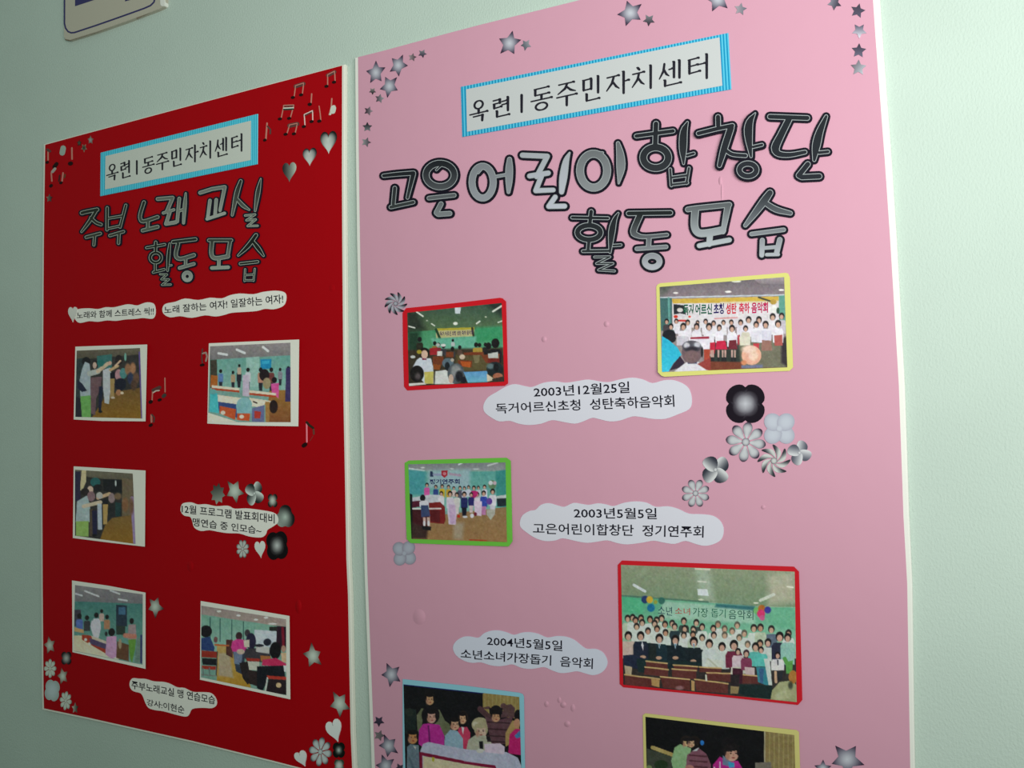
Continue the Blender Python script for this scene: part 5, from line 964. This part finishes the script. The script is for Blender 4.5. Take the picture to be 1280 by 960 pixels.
p.P([(1000, 560), (1050, 470), (1100, 470), (1100, 600), (1000, 660)], (170, 142, 90)); p.E(1090, 430, 26, 40, (22, 20, 24)); p.E(1084, 490, 24, 34, (190, 140, 110)); p.P([(1020, 700), (1030, 570), (1070, 530), (1110, 530), (1112, 720), (1030, 710)], (190, 34, 110)); p.P([(1065, 580), (1105, 540), (1110, 590), (1080, 600)], (70, 130, 176))
p.E(325, 560, 44, 30, (34, 46, 44)); p.E(325, 595, 36, 44, (196, 140, 90)); p.P([(280, 960), (285, 660), (310, 640), (370, 650), (380, 960)], (108, 128, 140)); p.P([(330, 655), (350, 660), (345, 680)], (206, 206, 196))
p.P([(380, 690), (400, 640), (440, 625), (560, 650), (720, 680), (1010, 700), (1090, 740), (1115, 800), (1120, 1070), (920, 1010), (390, 960)], (186, 190, 212)); p.P([(845, 640), (960, 635), (995, 660), (990, 715), (850, 700)], (214, 196, 216)); p.E(815, 690, 26, 16, (206, 206, 196))
p.P([(372, 698), (395, 700), (700, 762), (700, 785), (395, 725), (400, 960), (380, 960)], (128, 24, 56)); p.P([(400, 728), (700, 785), (900, 808), (915, 1010), (405, 960)], (214, 204, 170)); p.P([(700, 765), (925, 795), (935, 820), (700, 785)], (132, 22, 60)); p.P([(465, 735), (485, 738), (480, 770), (465, 765)], (186, 180, 60))
for a_ in [(450, 318, 30, 38), (462, 445, 34, 44), (688, 456, 27, 38), (632, 500, 34, 40), (930, 440, 32, 40), (325, 595, 36, 44)]: p.face(*a_, turn=.1)
p.face(822, 550, 42, 46, hair=(172, 164, 130)); p.L(300, 740, 360, 900, 8, (84, 104, 116), 12)
t, h = photo('blue-edged photo of children singing at a desk, cut by the picture bottom', c, [(252, 168), (700, 215), (1104, 268), (1126, 278), (1134, 296), (1140, 700), (1148, 1096), (700, 1050), (256, 985), (252, 560)], (146, 206, 222), p, PP, (0, .001, .001, 0), seed=10)

# B6: children on stage (yellow mount), cut by the bottom of the picture
c = (790, 870, 5.818)
p = Print(c, [(98, 151), (1180, 284), (1200, 1000), (116, 900)], (14, 14, 18), res=1.15)
p.P([(960, 245), (1185, 275), (1200, 1000), (965, 960)], (140, 124, 80)); p.L(965, 250, 965, 600, 4, (176, 170, 140))
for x in range(1000, 1180, 34): p.L(x, 270, x, 600, 5, (158, 144, 92))
p.L(150, 375, 300, 430, 14, (176, 156, 96)); p.P([(105, 380), (290, 440), (290, 600), (110, 600)], (66, 72, 60)); p.E(210, 500, 50, 34, (40, 60, 36)); p.E(125, 520, 20, 16, (120, 140, 90))
p.E(395, 325, 42, 38, (36, 28, 26)); p.E(392, 338, 24, 32, (206, 176, 130)); p.P([(285, 470), (310, 375), (350, 350), (430, 380), (420, 470), (400, 600), (310, 600)], (142, 182, 132))
p.E(455, 330, 40, 40, (34, 26, 24)); p.E(430, 340, 28, 34, (206, 172, 136)); p.P([(385, 600), (400, 430), (440, 400), (480, 375), (540, 420), (575, 500), (560, 620)], (126, 82, 96))
for y in (430, 470, 510, 550): p.L(420, y, 545, y + 10, 6, (84, 46, 56))
p.P([(440, 400), (492, 372), (470, 400)], (206, 216, 220)); p.E(510, 340, 14, 18, (40, 120, 200)); p.E(418, 520, 32, 18, (176, 120, 110))
p.E(710, 360, 62, 70, (20, 18, 22)); p.E(725, 420, 50, 56, (206, 160, 140)); p.P([(650, 370), (770, 340), (780, 395), (660, 410)], (20, 18, 22)); p.E(700, 385, 24, 14, (30, 24, 28)); p.P([(580, 620), (590, 500), (640, 440), (700, 480), (770, 470), (800, 520), (810, 640)], (186, 40, 140)); p.P([(660, 430), (720, 480), (740, 520), (660, 500)], (110, 130, 156)); p.L(600, 520, 590, 620, 5, (226, 214, 230)); p.L(640, 480, 640, 620, 4, (226, 214, 230)); p.P([(700, 480), (745, 485), (745, 520), (705, 520)], (60, 160, 200))
p.P([(895, 485), (1010, 480), (1030, 620), (900, 620)], (122, 116, 104)); p.P([(200, 600), (1100, 640), (1100, 980), (200, 900)], (60, 54, 60), 60)
p.face(725, 420, 50, 56, turn=.25); p.face(392, 345, 24, 30, turn=-.2); p.face(430, 345, 28, 32, turn=.2)
t, h = photo('yellow-edged photo of children on a dark stage, cut by the picture bottom', c, [(78, 140), (96, 126), (640, 190), (1196, 248), (1214, 262), (1226, 640), (1238, 1040), (640, 990), (96, 930), (86, 560)], (214, 208, 130), p, PP, (0, .001, .001, 0), seed=11)
